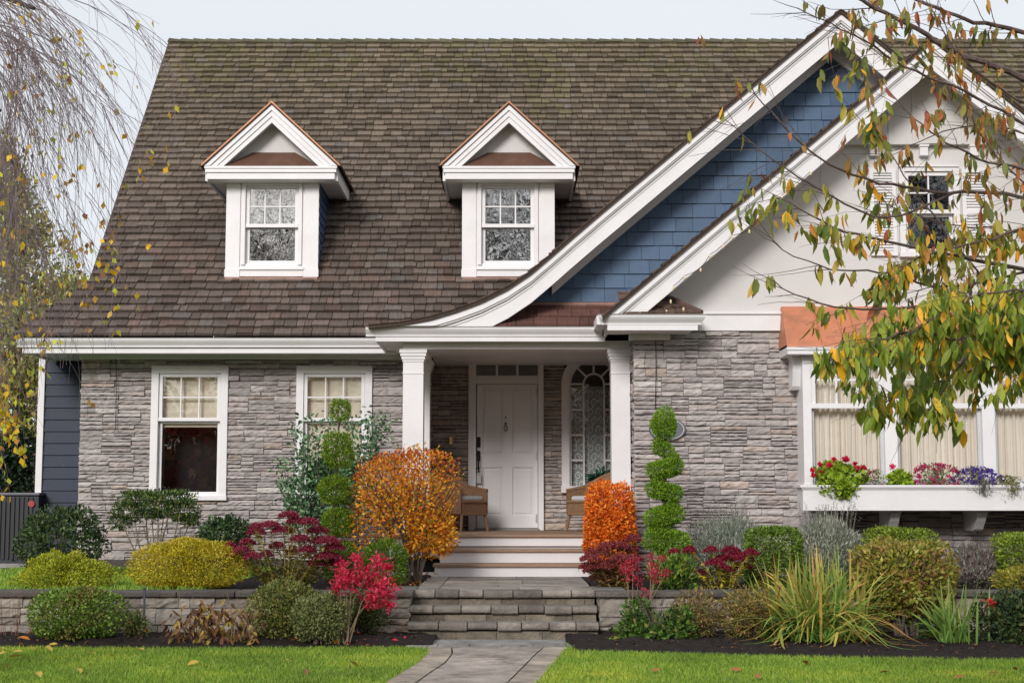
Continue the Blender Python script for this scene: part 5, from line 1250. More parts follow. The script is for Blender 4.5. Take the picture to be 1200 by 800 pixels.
shrub('bronze_shrub', 'loose reddish olive shrub at the right retaining wall, nearest the path', 'shrub', 778, 852, 690, 14.6, GZ + .06, 3600, (.035, .4), [(140, 118, 76, 3), (158, 138, 82, 2), (112, 98, 62, 2), (120, 126, 68, 2), (164, 108, 82, .8)], pyb=748, lump=.16, depth=.7, dep=.6, nst=12, rad=.007)
shrub('bronze_shrub', 'olive bronze shrub half behind the big grassy clump', 'shrub', 840, 915, 684, 14.4, GZ + .06, 4400, (.035, .4), [(134, 122, 64, 3), (156, 142, 76, 2), (108, 98, 52, 2), (150, 112, 70, 1.2)], pyb=750, lump=.14, depth=.6, dep=.6, nst=10, rad=.007)
blade_clump('day_lily', 'big arching clump of green and yellowing strap leaves in the right flower bed', 'plant', 962, 760, 14.2, GZ + .06, 430, .92, .022, [(92, 132, 52, 4), (116, 152, 62, 3), (150, 162, 74, 1.6), (194, 166, 84, .9)], .42, 5, droop=1.7, tip=[(184, 168, 78, 2.4), (208, 172, 92, 2), (124, 156, 68, 3), (198, 136, 76, 1.4)])
blade_clump('iris', 'upright green strap leaves rising behind the big grassy clump on its left', 'plant', 922, 740, 14.5, GZ + .06, 70, .78, .024, [(104, 136, 56, 3), (130, 156, 66, 2)], .22, 6, droop=.5, tip=[(170, 166, 80, 2), (140, 150, 70, 2), (196, 132, 70, 1)])
shrub('leafy_bush', 'dark green ground plant under the left of the big grassy clump', 'plant', 895, 950, 718, 14.25, GZ + .06, 1700, (.055, .5), [(86, 112, 50, 3), (108, 132, 60, 2), (66, 88, 42, 2)], lump=.2, depth=.7, nst=5, rad=.005, dep=.5)
spikes('lavender', 'grey lavender with tall thin stalks below the left of the window box', 'shrub', 926, 1012, 592, 17.3, UZ, 130, [(146, 152, 134, 3), (168, 172, 156, 2), (118, 124, 106, 2), (170, 166, 148, 1)], [(104, 98, 96, 1), (128, 120, 120, 1)], 63)
shrub('box_cube', 'clipped box hedge block mostly hidden behind the big copper green shrub', 'shrub', 1016, 1094, 620, 16.9, UZ, 8000, (.034, .5), [(108, 128, 36, 3), (134, 152, 44, 3), (84, 102, 34, 2)], p=6, lump=.03, low=.5)
shrub('copper_green_shrub', 'big dome of olive and copper leaves on short trunks in the right flower bed', 'shrub', 994, 1124, 632, 14.7, GZ + .06, 10500, (.052, .5), [(136, 138, 52, 3), (150, 148, 60, 3), (98, 104, 42, 2), (158, 120, 70, 1.1), (174, 164, 84, 1)], pyb=722, p=2.3, lump=.15, dep=.62, nst=13, rad=.016, depth=.6, low=.42, patch=[(156, 118, 72, 1), (144, 138, 58, 2)])
spikes('lavender', 'brownish lavender between the copper green dome and the right hand box block', 'shrub', 1108, 1176, 634, 16.4, UZ, 70, [(128, 116, 108, 3), (152, 148, 138, 2), (98, 86, 82, 2), (150, 158, 146, 1)], [(96, 88, 88, 1), (120, 112, 116, 1)], 64)
shrub('box_cube', 'clipped box block under the window box at the right edge of the garden', 'shrub', 1167, 1240, 627, 16.2, UZ, 9000, (.034, .5), [(112, 132, 38, 3), (140, 158, 48, 3), (86, 106, 34, 2)], p=6, lump=.03, low=.5)
shrub('golden_conifer', 'golden green mound at the right edge above the dark leafy bush', 'shrub', 1166, 1260, 666, 15.5, UZ, 5200, (.045, .3), [(150, 142, 50, 3), (176, 164, 62, 2), (112, 110, 44, 2)], lump=.1, low=.4)
shrub('leafy_bush', 'dark leafy bush with one red flower at the right edge', 'plant', 1140, 1240, 694, 14.0, GZ + .06, 5200, (.05, .5), [(58, 76, 44, 3), (78, 96, 54, 2), (44, 58, 38, 2), (100, 100, 60, .7)], pyb=762, lump=.12, dep=.6, depth=.5,
    extra=lambda L, cx, Y, zc, a, zt, zb: L.add(np.array(P(1160, 705, 13.6)) + rng.normal(size=(40, 3)) * .014, rdir(40), rdir(40), .03, .024, pick([(190, 40, 44)], 40)))
blade_clump('iris', 'fan of green strap leaves right of the copper green dome', 'plant', 1122, 756, 13.9, GZ + .06, 75, .62, .02, [(96, 130, 56, 3), (122, 152, 70, 2)], .24, 8, droop=.9, tip=[(130, 156, 74, 2), (160, 160, 90, 1)])
shrub('leafy_bush', 'low flat green plant on the soil under the copper green dome', 'plant', 1072, 1140, 722, 14.15, GZ + .06, 1100, (.075, .34), [(84, 112, 52, 3), (106, 132, 62, 2), (62, 84, 42, 2)], lump=.2, depth=.8, nst=4, rad=.004, dep=.5, out=.4, upb=.5)

# window box with its brackets and flowers
wbF = 17.78; x0, x1 = PX(941, wbF, 580), 2 * APX - PX(941, wbF, 580); zb0, zb1 = PZ(598, wbF), PZ(568, wbF)
wb = empty('window_box', 'long white window box on scroll brackets under the bay window', 'window box', (APX, 18.0, zb0))
m = MB(); m.box(x0, x1, wbF, wbF + .022, zb0, zb1 - .03); m.box(x0, x0 + .022, wbF + .0221, 18.155, zb0, zb1 - .03); m.box(x1 - .022, x1, wbF + .0221, 18.155, zb0, zb1 - .03); m.box(x0 + .0221, x1 - .0221, 18.133, 18.155, zb0, zb1 - .03); m.box(x0 + .0221, x1 - .0221, wbF + .0221, 18.1329, zb0 + .001, zb0 + .03)
m.build('trough', WHITE, wb, bevel=.003)
m = MB(); e = .035; m.box(x0 - e, x1 + e, wbF - e, wbF + .04, zb1 - .03, zb1); m.box(x0 - e, x0 + .04, wbF + .041, 18.155, zb1 - .03, zb1); m.box(x1 - .04, x1 + e, wbF + .041, 18.155, zb1 - .03, zb1); m.box(x0 - e * .5, x1 + e * .5, wbF - e * .5, wbF - .001, zb1 - .05, zb1 - .031); m.build('rim', WHITE, wb, bevel=.004)
MB().box(x0 + .03, x1 - .03, wbF + .03, 18.13, zb0 + .031, zb1 - .035).build('potting_soil', SOIL, wb)
for xx in (955, 1047, 1148, 1230): bracket(PX(xx, 18.1, 610), zb0 - .002, .24, .11, WW - .0, .62, wb)
ZB = zb1 - .04
def boxplant(name, label, px0, px1, top, n, leaf, pal, fl=None, fpal=None, nf=0, fr=.025, drop=0, cat='flower', Y=17.96):
    xa, xb = P(px0, 560, Y)[0], P(px1, 560, Y)[0]; zt = PZ(top, Y); r_ = plant_root(name, label, cat, (xa + xb) / 2, Y, ZB)
    L = Leaves(); h = zt - ZB; blob(L, ((xa + xb) / 2, Y, ZB + h * .35), ((xb - xa) / 2, .14, h * .65, h * .35), n, leaf, pal, lump=.18, depth=.6, seed=px0, p=2.6)
    if drop:
        blob(L, ((xa + xb) / 2, wbF - .04, zb1 - .03), ((xb - xa) / 2 * .8, .06, .08, drop), n // 3, leaf, pal, lump=.3, depth=.7, seed=px0 + 1)
    if fl:
        for (u, v, r) in fl:
            H = Leaves(); k = int(70 * (r / .03) ** 1.5); c = np.array(P(u, v, Y - .1)); H.add(c + rdir(k) * r * rng.random((k, 1)) ** .4 * np.array([1, 1, .75]), rdir(k) + np.array([0, -.4, .3]), rdir(k), .026, .024, pick(fpal, k, .15)); H.build('flower_head', r_)
    if nf:
        for i in range(nf):
            d = rdir(1)[0]; d[1] = -abs(d[1]); c = np.array([(xa + xb) / 2, Y, ZB + h * .45]) + d * np.array([(xb - xa) / 2, .15, h * .62]); k = 9
            L.add(c + rng.normal(size=(k, 3)) * .008, rdir(k) + np.array([0, -.5, .2]), rdir(k), fr, fr * .8, pick(fpal, k, .15))
    L.build('foliage', r_)
    return r_
RP = [(206, 24, 64, 3), (222, 50, 96, 2), (178, 16, 50, 1)]
boxplant('geranium', 'bushy lime green geranium with crimson flower heads at the left end of the window box', 955, 1010, 542, 2000, (.055, .85), [(132, 158, 40, 3), (158, 180, 54, 3), (100, 126, 36, 2)], [(991, 538, .04), (972, 545, .035), (961, 544, .025), (1005, 549, .04), (1012, 548, .035), (977, 538, .02), (952, 551, .03), (953, 557, .025), (1002, 543, .02), (963, 553, .02)], RP, drop=.1)
boxplant('trailing_flower', 'low wiry plant with small dull pink flowers beside the bushy geranium', 1008, 1038, 553, 500, (.03, .4), [(96, 110, 60, 2), (128, 128, 76, 1)], nf=12, fpal=[(170, 70, 90, 1), (150, 60, 80, 1)])
boxplant('geranium', 'small lime green geranium with one pink flower head by itself in the window box', 1043, 1067, 554, 800, (.045, .85), [(130, 158, 36, 3), (156, 180, 50, 3), (96, 124, 34, 2)], [(1046, 547, .035)], [(224, 60, 104, 1), (236, 100, 130, 1)])
boxplant('petunia', 'wiry plant covered in magenta pink flowers in the middle of the window box', 1066, 1126, 546, 1500, (.03, .4), [(106, 118, 62, 2), (136, 136, 80, 1), (86, 98, 52, 1)], nf=95, fpal=[(186, 46, 104, 2), (204, 84, 132, 2), (150, 36, 84, 1)], fr=.03)
boxplant('lobelia', 'violet blue lobelia spilling over the window box rim', 1116, 1174, 550, 1300, (.03, .35), [(96, 104, 70, 2), (122, 122, 84, 1), (104, 92, 120, 1)], nf=130, fpal=[(86, 62, 150, 3), (112, 90, 176, 2), (66, 46, 120, 1)], fr=.028, drop=.08)
boxplant('alyssum', 'olive trailing plant with small white flowers at the right end of the window box', 1152, 1206, 560, 1100, (.03, .4), [(112, 112, 66, 2), (138, 132, 84, 1)], nf=40, fpal=[(230, 226, 220, 1)], fr=.022, drop=.12)

# ------------------------------------------------------------------ porch furniture
def wicker_chair(px, Y, rz, label):
    x = P(px, 590, Y)[0]; r_ = empty('wicker_chair', label, 'chair', (x, Y, PF), 'wicker chairs on the porch')
    w2, d2, sh_, = .30, .28, .42
    def loc(a, b, z): return (x + a * math.cos(rz) - b * math.sin(rz), Y + a * math.sin(rz) + b * math.cos(rz), PF + z)
    m = MB(); N_ = 22; vs = []; fs = []                       # tub back that sweeps down into the arms
    for side in (0, .03):
        for i in range(N_ + 1):
            t = i / N_ * 2 - 1                                   # -1 front of one arm, 0 middle of the back, 1 front of the other
            if abs(t) > .55: hx, hy = math.copysign(w2 + side, -t), -d2 * (abs(t) - .55) / .45 - .0; top = .545 + .05 * (1 - (abs(t) - .55) / .45)
            else:
                a = math.pi / 2 + t / .55 * math.pi / 2; hx, hy = (w2 + side) * math.cos(a), (d2 + side) * math.sin(a) * 1.02; top = .595 + .19 * math.sin(a) ** 1.3 if math.sin(a) > 0 else .595
            for z in (.24, .34, .44, .54, top): vs.append(loc(hx, hy, min(z, top)))
    K_ = N_ + 1
    for s_ in (0, 1):
        for i in range(N_):
            for k in range(4):
                a = (s_ * K_ + i) * 5 + k; q = (a, a + 5, a + 6, a + 1); fs.append(q if s_ else q[::-1])
    m.add(vs, fs); 
    pts = [vs[i * 5 + 4] for i in range(K_)]; pts = [((p[0] + q[0]) / 2, (p[1] + q[1]) / 2, p[2] + .005) for p, q in zip(pts, [vs[(K_ + i) * 5 + 4] for i in range(K_)])]
    m.tube(pts, .026, 7); m.build('back', WICKER, r_)
    m = MB(); q = [loc(-w2, -d2, .40), loc(w2, -d2, .40), loc(w2, d2 * .8, .40), loc(-w2, d2 * .8, .40), loc(-w2, -d2, .22), loc(w2, -d2, .22), loc(w2, d2 * .8, .24), loc(-w2, d2 * .8, .24)]
    m.add(q, [(0, 1, 2, 3), (0, 4, 5, 1), (1, 5, 6, 2), (3, 2, 6, 7), (0, 3, 7, 4), (4, 7, 6, 5)]); m.tube([loc(-w2, -d2, .4), loc(w2, -d2, .4)], .02, 6); m.tube([loc(-w2, -d2, .23), loc(w2, -d2, .23)], .014, 6); m.build('seat', WICKER, r_)
    for a, b in ((-1, -1), (1, -1), (-1, .75), (1, .75)):
        MB().tube([loc(a * (w2 - .02), b * (d2 - .02), .23), loc(a * (w2 + .03), b * (d2 + .0), 0)], [.022, .018], 7).build('leg', WICKER, r_)
    cu = MB(); cvs = []
    cu.add([loc(a * (w2 - .03), b * (d2 - .04) - .01, z) for z in (.402, .48) for a, b in ((-1, -1), (1, -1), (1, .75), (-1, .75))], [(0, 3, 2, 1), (4, 5, 6, 7), (0, 1, 5, 4), (1, 2, 6, 5), (2, 3, 7, 6), (3, 0, 4, 7)])
    return r_, cu, loc
c1, cu, loc = wicker_chair(536, 20.9, R(58), 'brown wicker chair with pale cushion left of the front door, behind the orange shrub')
o = cu.build('cushion', mat('striped_canvas', (.52, .51, .50), .9, var=.12, vscale=8, stretch=(6, 1, 1)), None, origin=loc(0, 0, .4), bevel=.03); tag(o, 'pale grey striped seat cushion on the left wicker chair', 'cushion')
pl_ = MB(); 
pl_.add([loc(a, b, z) for z in (.482, .62) for a, b in ((-.2, .02), (.1, .02), (.1, .12), (-.2, .12))], [(0, 3, 2, 1), (4, 5, 6, 7), (0, 1, 5, 4), (1, 2, 6, 5), (2, 3, 7, 6), (3, 0, 4, 7)])
tag(pl_.build('pillow', mat('dark_cloth', (.07, .065, .06), .9), None, origin=loc(0, .05, .482), bevel=.035), 'small dark pillow leaning in the left wicker chair', 'pillow')
c2, cu, loc = wicker_chair(700, 20.6, R(-58), 'brown wicker chair with pale cushion under the arched window, behind the clipped orange shrub')
o = cu.build('cushion', MATS['striped_canvas'], None, origin=loc(0, 0, .4), bevel=.03); tag(o, 'pale grey seat cushion on the right wicker chair under the arched window', 'cushion')
def pot_plant():
    Y = 21.35; x = P(705, 580, Y)[0]; r_ = plant_root('potted_plant', 'blue green leafy plant in a tall pot showing above the right wicker chair', 'potted plant', x, Y, PF)
    zt = PZ(563, Y); MB().lathe([(.12, PF), (.13, PF + .03), (.16, zt - .05), (.175, zt - .045), (.175, zt), (.15, zt), (.15, zt - .02)], x, Y, 18).build('pot', mat('terracotta', (.25, .12, .07), .8, var=.1), r_)
    L = Leaves(); n = 150; d = rdir(n) * np.array([1, 1, .5]) + np.array([0, 0, .45]); p = np.array([x, Y, zt - .02]) + nrm(d) * rng.uniform(.03, .16, (n, 1)) * np.array([1, 1, .8])
    L.add(p, d, np.tile([0, 0, 1.], (n, 1)) + rdir(n) * .4, rng.uniform(.09, .15, n), rng.uniform(.035, .055, n), pick([(46, 100, 78, 3), (70, 128, 100, 2), (34, 76, 62, 2)], n), fold=.2, curl=.3, big=True); L.build('foliage', r_)
pot_plant()

# wall plaque, wires, string of lights
def plaque():
    Y = WW - .05; c = P(782, 503, Y); r_ = empty('wall_plaque', 'oval dark wall plaque with pale rim half hidden by the spiral topiary', 'sign', c)
    k = Y / F; a, b = 21.5 * k, 12.5 * k * 1.05
    def ring(s, y): return [(c[0] + a * s * math.cos(t * math.pi / 24), y, c[2] + b * s * math.sin(t * math.pi / 24)) for t in range(48)]
    def oval(s, y0, y1):
        m = MB(); f, g = ring(s, y0), ring(s, y1); n = 48; m.add(f + g, [tuple(range(n))] + [(i, i + n, (i + 1) % n + n, (i + 1) % n) for i in range(n)]); return m
    oval(1, Y - .02, Y + .04).build('backing', mat('slate_paint', (.075, .08, .095), .5), r_)
    m = MB(); f, g = ring(.92, Y - .026), ring(.86, Y - .026); f2, g2 = ring(.92, Y - .019), ring(.86, Y - .019); n = 48
    m.add(f + g + f2 + g2, [(i, (i + 1) % n, n + (i + 1) % n, n + i) for i in range(n)] + [(i, 2 * n + i, 2 * n + (i + 1) % n, (i + 1) % n) for i in range(n)]); m.build('rim', mat('pale_paint', (.45, .45, .46), .5), r_)
    oval(.84, Y - .023, Y - .019).build('face', mat('slate_face', (.13, .135, .15), .6, var=.1), r_)
plaque()
def wire(px, y0, y1, Y, label, ex=None):
    a = Vector(P(px, y0, Y)); b = Vector(P(px - .5, y1, Y)); m = MB(); pts = [a, (a + b) / 2 + Vector((.006, 0, 0)), b] + ([Vector(P(*e, Y)) for e in ex] if ex else [])
    m.tube(pts, .005, 5); tag(m.build('wire', IRON, None, origin=tuple(b)), label, 'wire')
wire(136, 415, 504, WL - .065, 'thin black wire hanging down the stone wall left of the left window', ex=[(131, 507)])
wire(768.5, 394, 478, WW - .065, 'thin black wire hanging down the wing wall above the spiral topiary')
def lights():
    o0 = P(787, 340, 18.08); r_ = empty('string_lights', 'string of small warm bulbs under the cream gable rake', 'string lights', o0); m = MB(); pts = []
    pix = [(789, 334), (802, 322), (821, 313), (832, 297), (847, 286), (858, 275), (878, 268), (891, 253), (905, 240), (916, 228), (932, 214), (950, 200)]
    for i, (u, v) in enumerate(pix):
        p = Vector(P(u, v + 1, 17.985)); pts.append(p)
        if i < len(pix) - 1: q = Vector(P(pix[i + 1][0], pix[i + 1][1] + 1, 17.985)); pts.append((p + q) / 2 - Vector((0, 0, .012)))
        z = p.z - .012
        MB().lathe([(.004, z + .012), (.009, z + .005), (.014, z - .012), (.011, z - .03), (.003, z - .038)], p.x, p.y - .005, 8).build('bulb', mat('warm_bulb', (.75, .6, .36), .3), r_)
    for u, v in ((786, 352), (801, 361), (781, 364)):
        p = Vector(P(u, v, 18.04)); MB().lathe([(.004, p.z + .012), (.009, p.z + .005), (.014, p.z - .012), (.011, p.z - .03), (.003, p.z - .038)], p.x, p.y, 8).build('bulb', MATS['warm_bulb'], r_)
    m.tube(pts, .004, 5); a = [Vector(P(u, v, 18.045)) for u, v in ((789, 334), (784, 350), (781, 362), (800, 360), (788, 353))]; m.tube(a, .004, 5); m.build('cable', IRON, r_)
lights()
# heat pump at the left corner
hpY = 21.2; x0, x1 = P(0, 600, hpY)[0], P(45, 600, hpY)[0]; z0, z1 = UZ + .06, PZ(577, hpY)
hp = empty('heat_pump', 'dark grey slatted outdoor heat pump unit at the blue corner of the house', 'heat pump', ((x0 + x1) / 2, hpY, UZ)); 
x0 -= .35
m = MB(); m.box(x0, x1, hpY, hpY + .75, z0, z1 - .04, (0, 0, 0)); x = x0 + .03
while x < x1 - .05: m.box(x, x + .03, hpY - .022, hpY - .001, z0 + .05, z1 - .06); x += .062
m.build('cabinet', mat('charcoal_metal', (.035, .035, .04), .5, metal=.3), hp, bevel=.004)
MB().box(x0 - .02, x1 + .02, hpY - .035, hpY + .78, z1 - .04, z1).build('lid', mat('grey_metal', (.12, .12, .135), .45, metal=.3), hp, bevel=.012)
c = P(36.5, 590, hpY - .03); MB().tube([(c[0], hpY - .03, c[2]), (c[0], hpY - .023, c[2])], .045, 18).build('badge', mat('red_badge', (.35, .04, .05), .4), hp)
MB().box(x0 - .1, x1 + .1, hpY - .12, hpY + .9, UZ - .02, UZ + .058).build('pad', CONC, hp)

# ------------------------------------------------------------------ behind the left corner: fence, laurel and tall hedge tree
m = MB(); fx = P(-60, 560, 25.5)[0]; x = fx; fe = None
fence = empty('wooden_fence', 'weathered brown board fence behind the heat pump', 'fence', (P(20, 560, 25.5)[0], 25.5, UZ))
while x < P(60, 560, 25.5)[0]: m.box(x, x + .135, 25.5, 25.525, UZ - .2, UZ + 1.75 + random.uniform(-.02, .02)); x += .145
m.build('boards', mat('fence_wood', (.13, .085, .055), .85, bump=.4, bscale=8, stretch=(10, 10, 1), var=.3, vscale=4), fence)
MB().box(fx, x, 25.526, 25.57, UZ + 1.3, UZ + 1.4).build('rail', MATS['fence_wood'], fence)
def leafy_tree(name, label, px, Y, zg, crown, pal, n, leaf, trunk_r, ht, group=None, seed=1, cat='tree', patch=None):
    x = P(px, 500, Y)[0]; r_ = plant_root(name, label, cat, x, Y, zg, group); m = MB(); rs = random.Random(seed)
    m.tube([(x, Y, zg - .1), (x + .04, Y, zg + ht * .3), (x - .03, Y, zg + ht * .65), (x, Y, zg + ht * .95)], [trunk_r, trunk_r * .8, trunk_r * .5, trunk_r * .15], 9)
    for c in crown:
        p = P(c[0], c[1], Y + c[5]); a = Vector((x, Y, zg + max(.2, (p[2] - zg) * .6))); b = Vector(p); m.tube([a, (a + b) / 2 + Vector((0, 0, .05)), b], [trunk_r * .35, trunk_r * .25, .01], 6)
    m.build('trunk', BARK, r_); L = Leaves()
    for i, (u, v, rx, rz, nn, dy) in enumerate(crown): blob(L, P(u, v, Y + dy), (rx, rx * .9, rz, rz), int(nn * n), leaf, pal, lump=.22, depth=.6, seed=seed * 31 + i, patch=patch)
    L.build('crown', r_); return r_
leafy_tree('hedge_tree', 'tall ragged yellow green tree beyond the fence behind the hanging birch twigs', 20, 27.0, UZ, [(-30, 280, 1.0, 1.4, 1, 0), (20, 330, .9, 1.2, 1, .2), (62, 378, .55, .7, .7, 0), (30, 400, .9, .9, 1, -.3), (-20, 420, 1.1, 1.2, 1, 0), (62, 430, .6, .6, .7, .3), (20, 470, 1.0, .8, 1, -.1), (5, 230, .5, .8, .6, .2), (82, 345, .3, .3, .3, .0), (-60, 350, 1, 1.5, 1, .4), (60, 500, .5, .7, .5, .2), (-10, 180, .4, .6, .3, 0), (30, 275, .4, .5, .4, 0)], [(172, 182, 84, 3), (192, 194, 98, 2), (136, 150, 70, 3), (204, 190, 96, 1)], 1900, (.13, .42), .16, 6.3, seed=3, patch=[(182, 166, 100, 1), (150, 136, 88, 1)])
leafy_tree('laurel', 'dark glossy laurel bush behind the heat pump at the left edge', -5, 23.5, UZ, [(-20, 545, .7, .8, 1, 0), (15, 560, .45, .55, .8, -.1), (-40, 570, .6, .7, .6, .1), (20, 530, .3, .3, .4, .1)], [(34, 52, 32, 3), (48, 68, 40, 2), (24, 38, 26, 2)], 1500, (.10, .42), .08, 1.6, seed=5, cat='shrub')

# far trees and the trees across the street that the dormer panes mirror
def grow(mb, p, d, r, l, depth, rs):
    pts = [p]; q = p.copy(); dd = d.copy()
    for i in range(4):
        dd = (dd + Vector((rs.uniform(-.2, .2), rs.uniform(-.2, .2), rs.uniform(-.06, .16)))).normalized(); q = q + dd * l / 4; pts.append(q.copy())
    mb.tube(pts, [r * (1 - .45 * i / 4) for i in range(5)], 5 if r > .03 else 3, cap=False)
    if depth:
        for i in range(rs.choice((3, 4)) if depth > 1 else 4):
            s = pts[rs.choice((2, 3, 4, 4))]; nd = (dd + Vector((rs.uniform(-.9, .9), rs.uniform(-.9, .9), rs.uniform(-.3, .6)))).normalized(); grow(mb, s, nd, r * .55, l * rs.uniform(.6, .8), depth - 1, rs)
m = MB(); rs = random.Random(12)
for i in range(9):
    x = -20 + i * 5 + rs.uniform(-1, 1); grow(m, Vector((x, -22 + rs.uniform(-3, 3), 0)), Vector((0, 0, 1)), .34, 6.2, 5, rs)
o = m.build('far_wood', BARK); tag(o, 'row of bare street trees mirrored in the dormer window panes', 'trees', kind='stuff')
L = Leaves()
for i in range(16):
    x = -40 + i * 5.2 + rs.uniform(-1, 1); blob(L, (x, -15 + rs.uniform(-1, 1), 2.6), (3.1, 2, 3.4 + rs.uniform(-1, .8), 2.6), 3600, (.45, .6), [(176, 120, 70, 2), (190, 84, 72, 2), (130, 120, 66, 1)], lump=.2, seed=i)
for i in range(26):
    x = -70 + i * 5.4 + rs.uniform(-1, 1)
    blob(L, (x, 52 + rs.uniform(-3, 5), 2.2), (3.4, 3, 2.6 + rs.uniform(-.8, 1), 2.2), 600, (.5, .5), [(62, 74, 40, 2), (90, 92, 44, 2), (110, 90, 46, 1)], lump=.2, seed=i + 50)
o = L.build('far_wood'); tag(o, 'low far off belt of autumn hedges and trees around the garden', 'trees', kind='stuff')

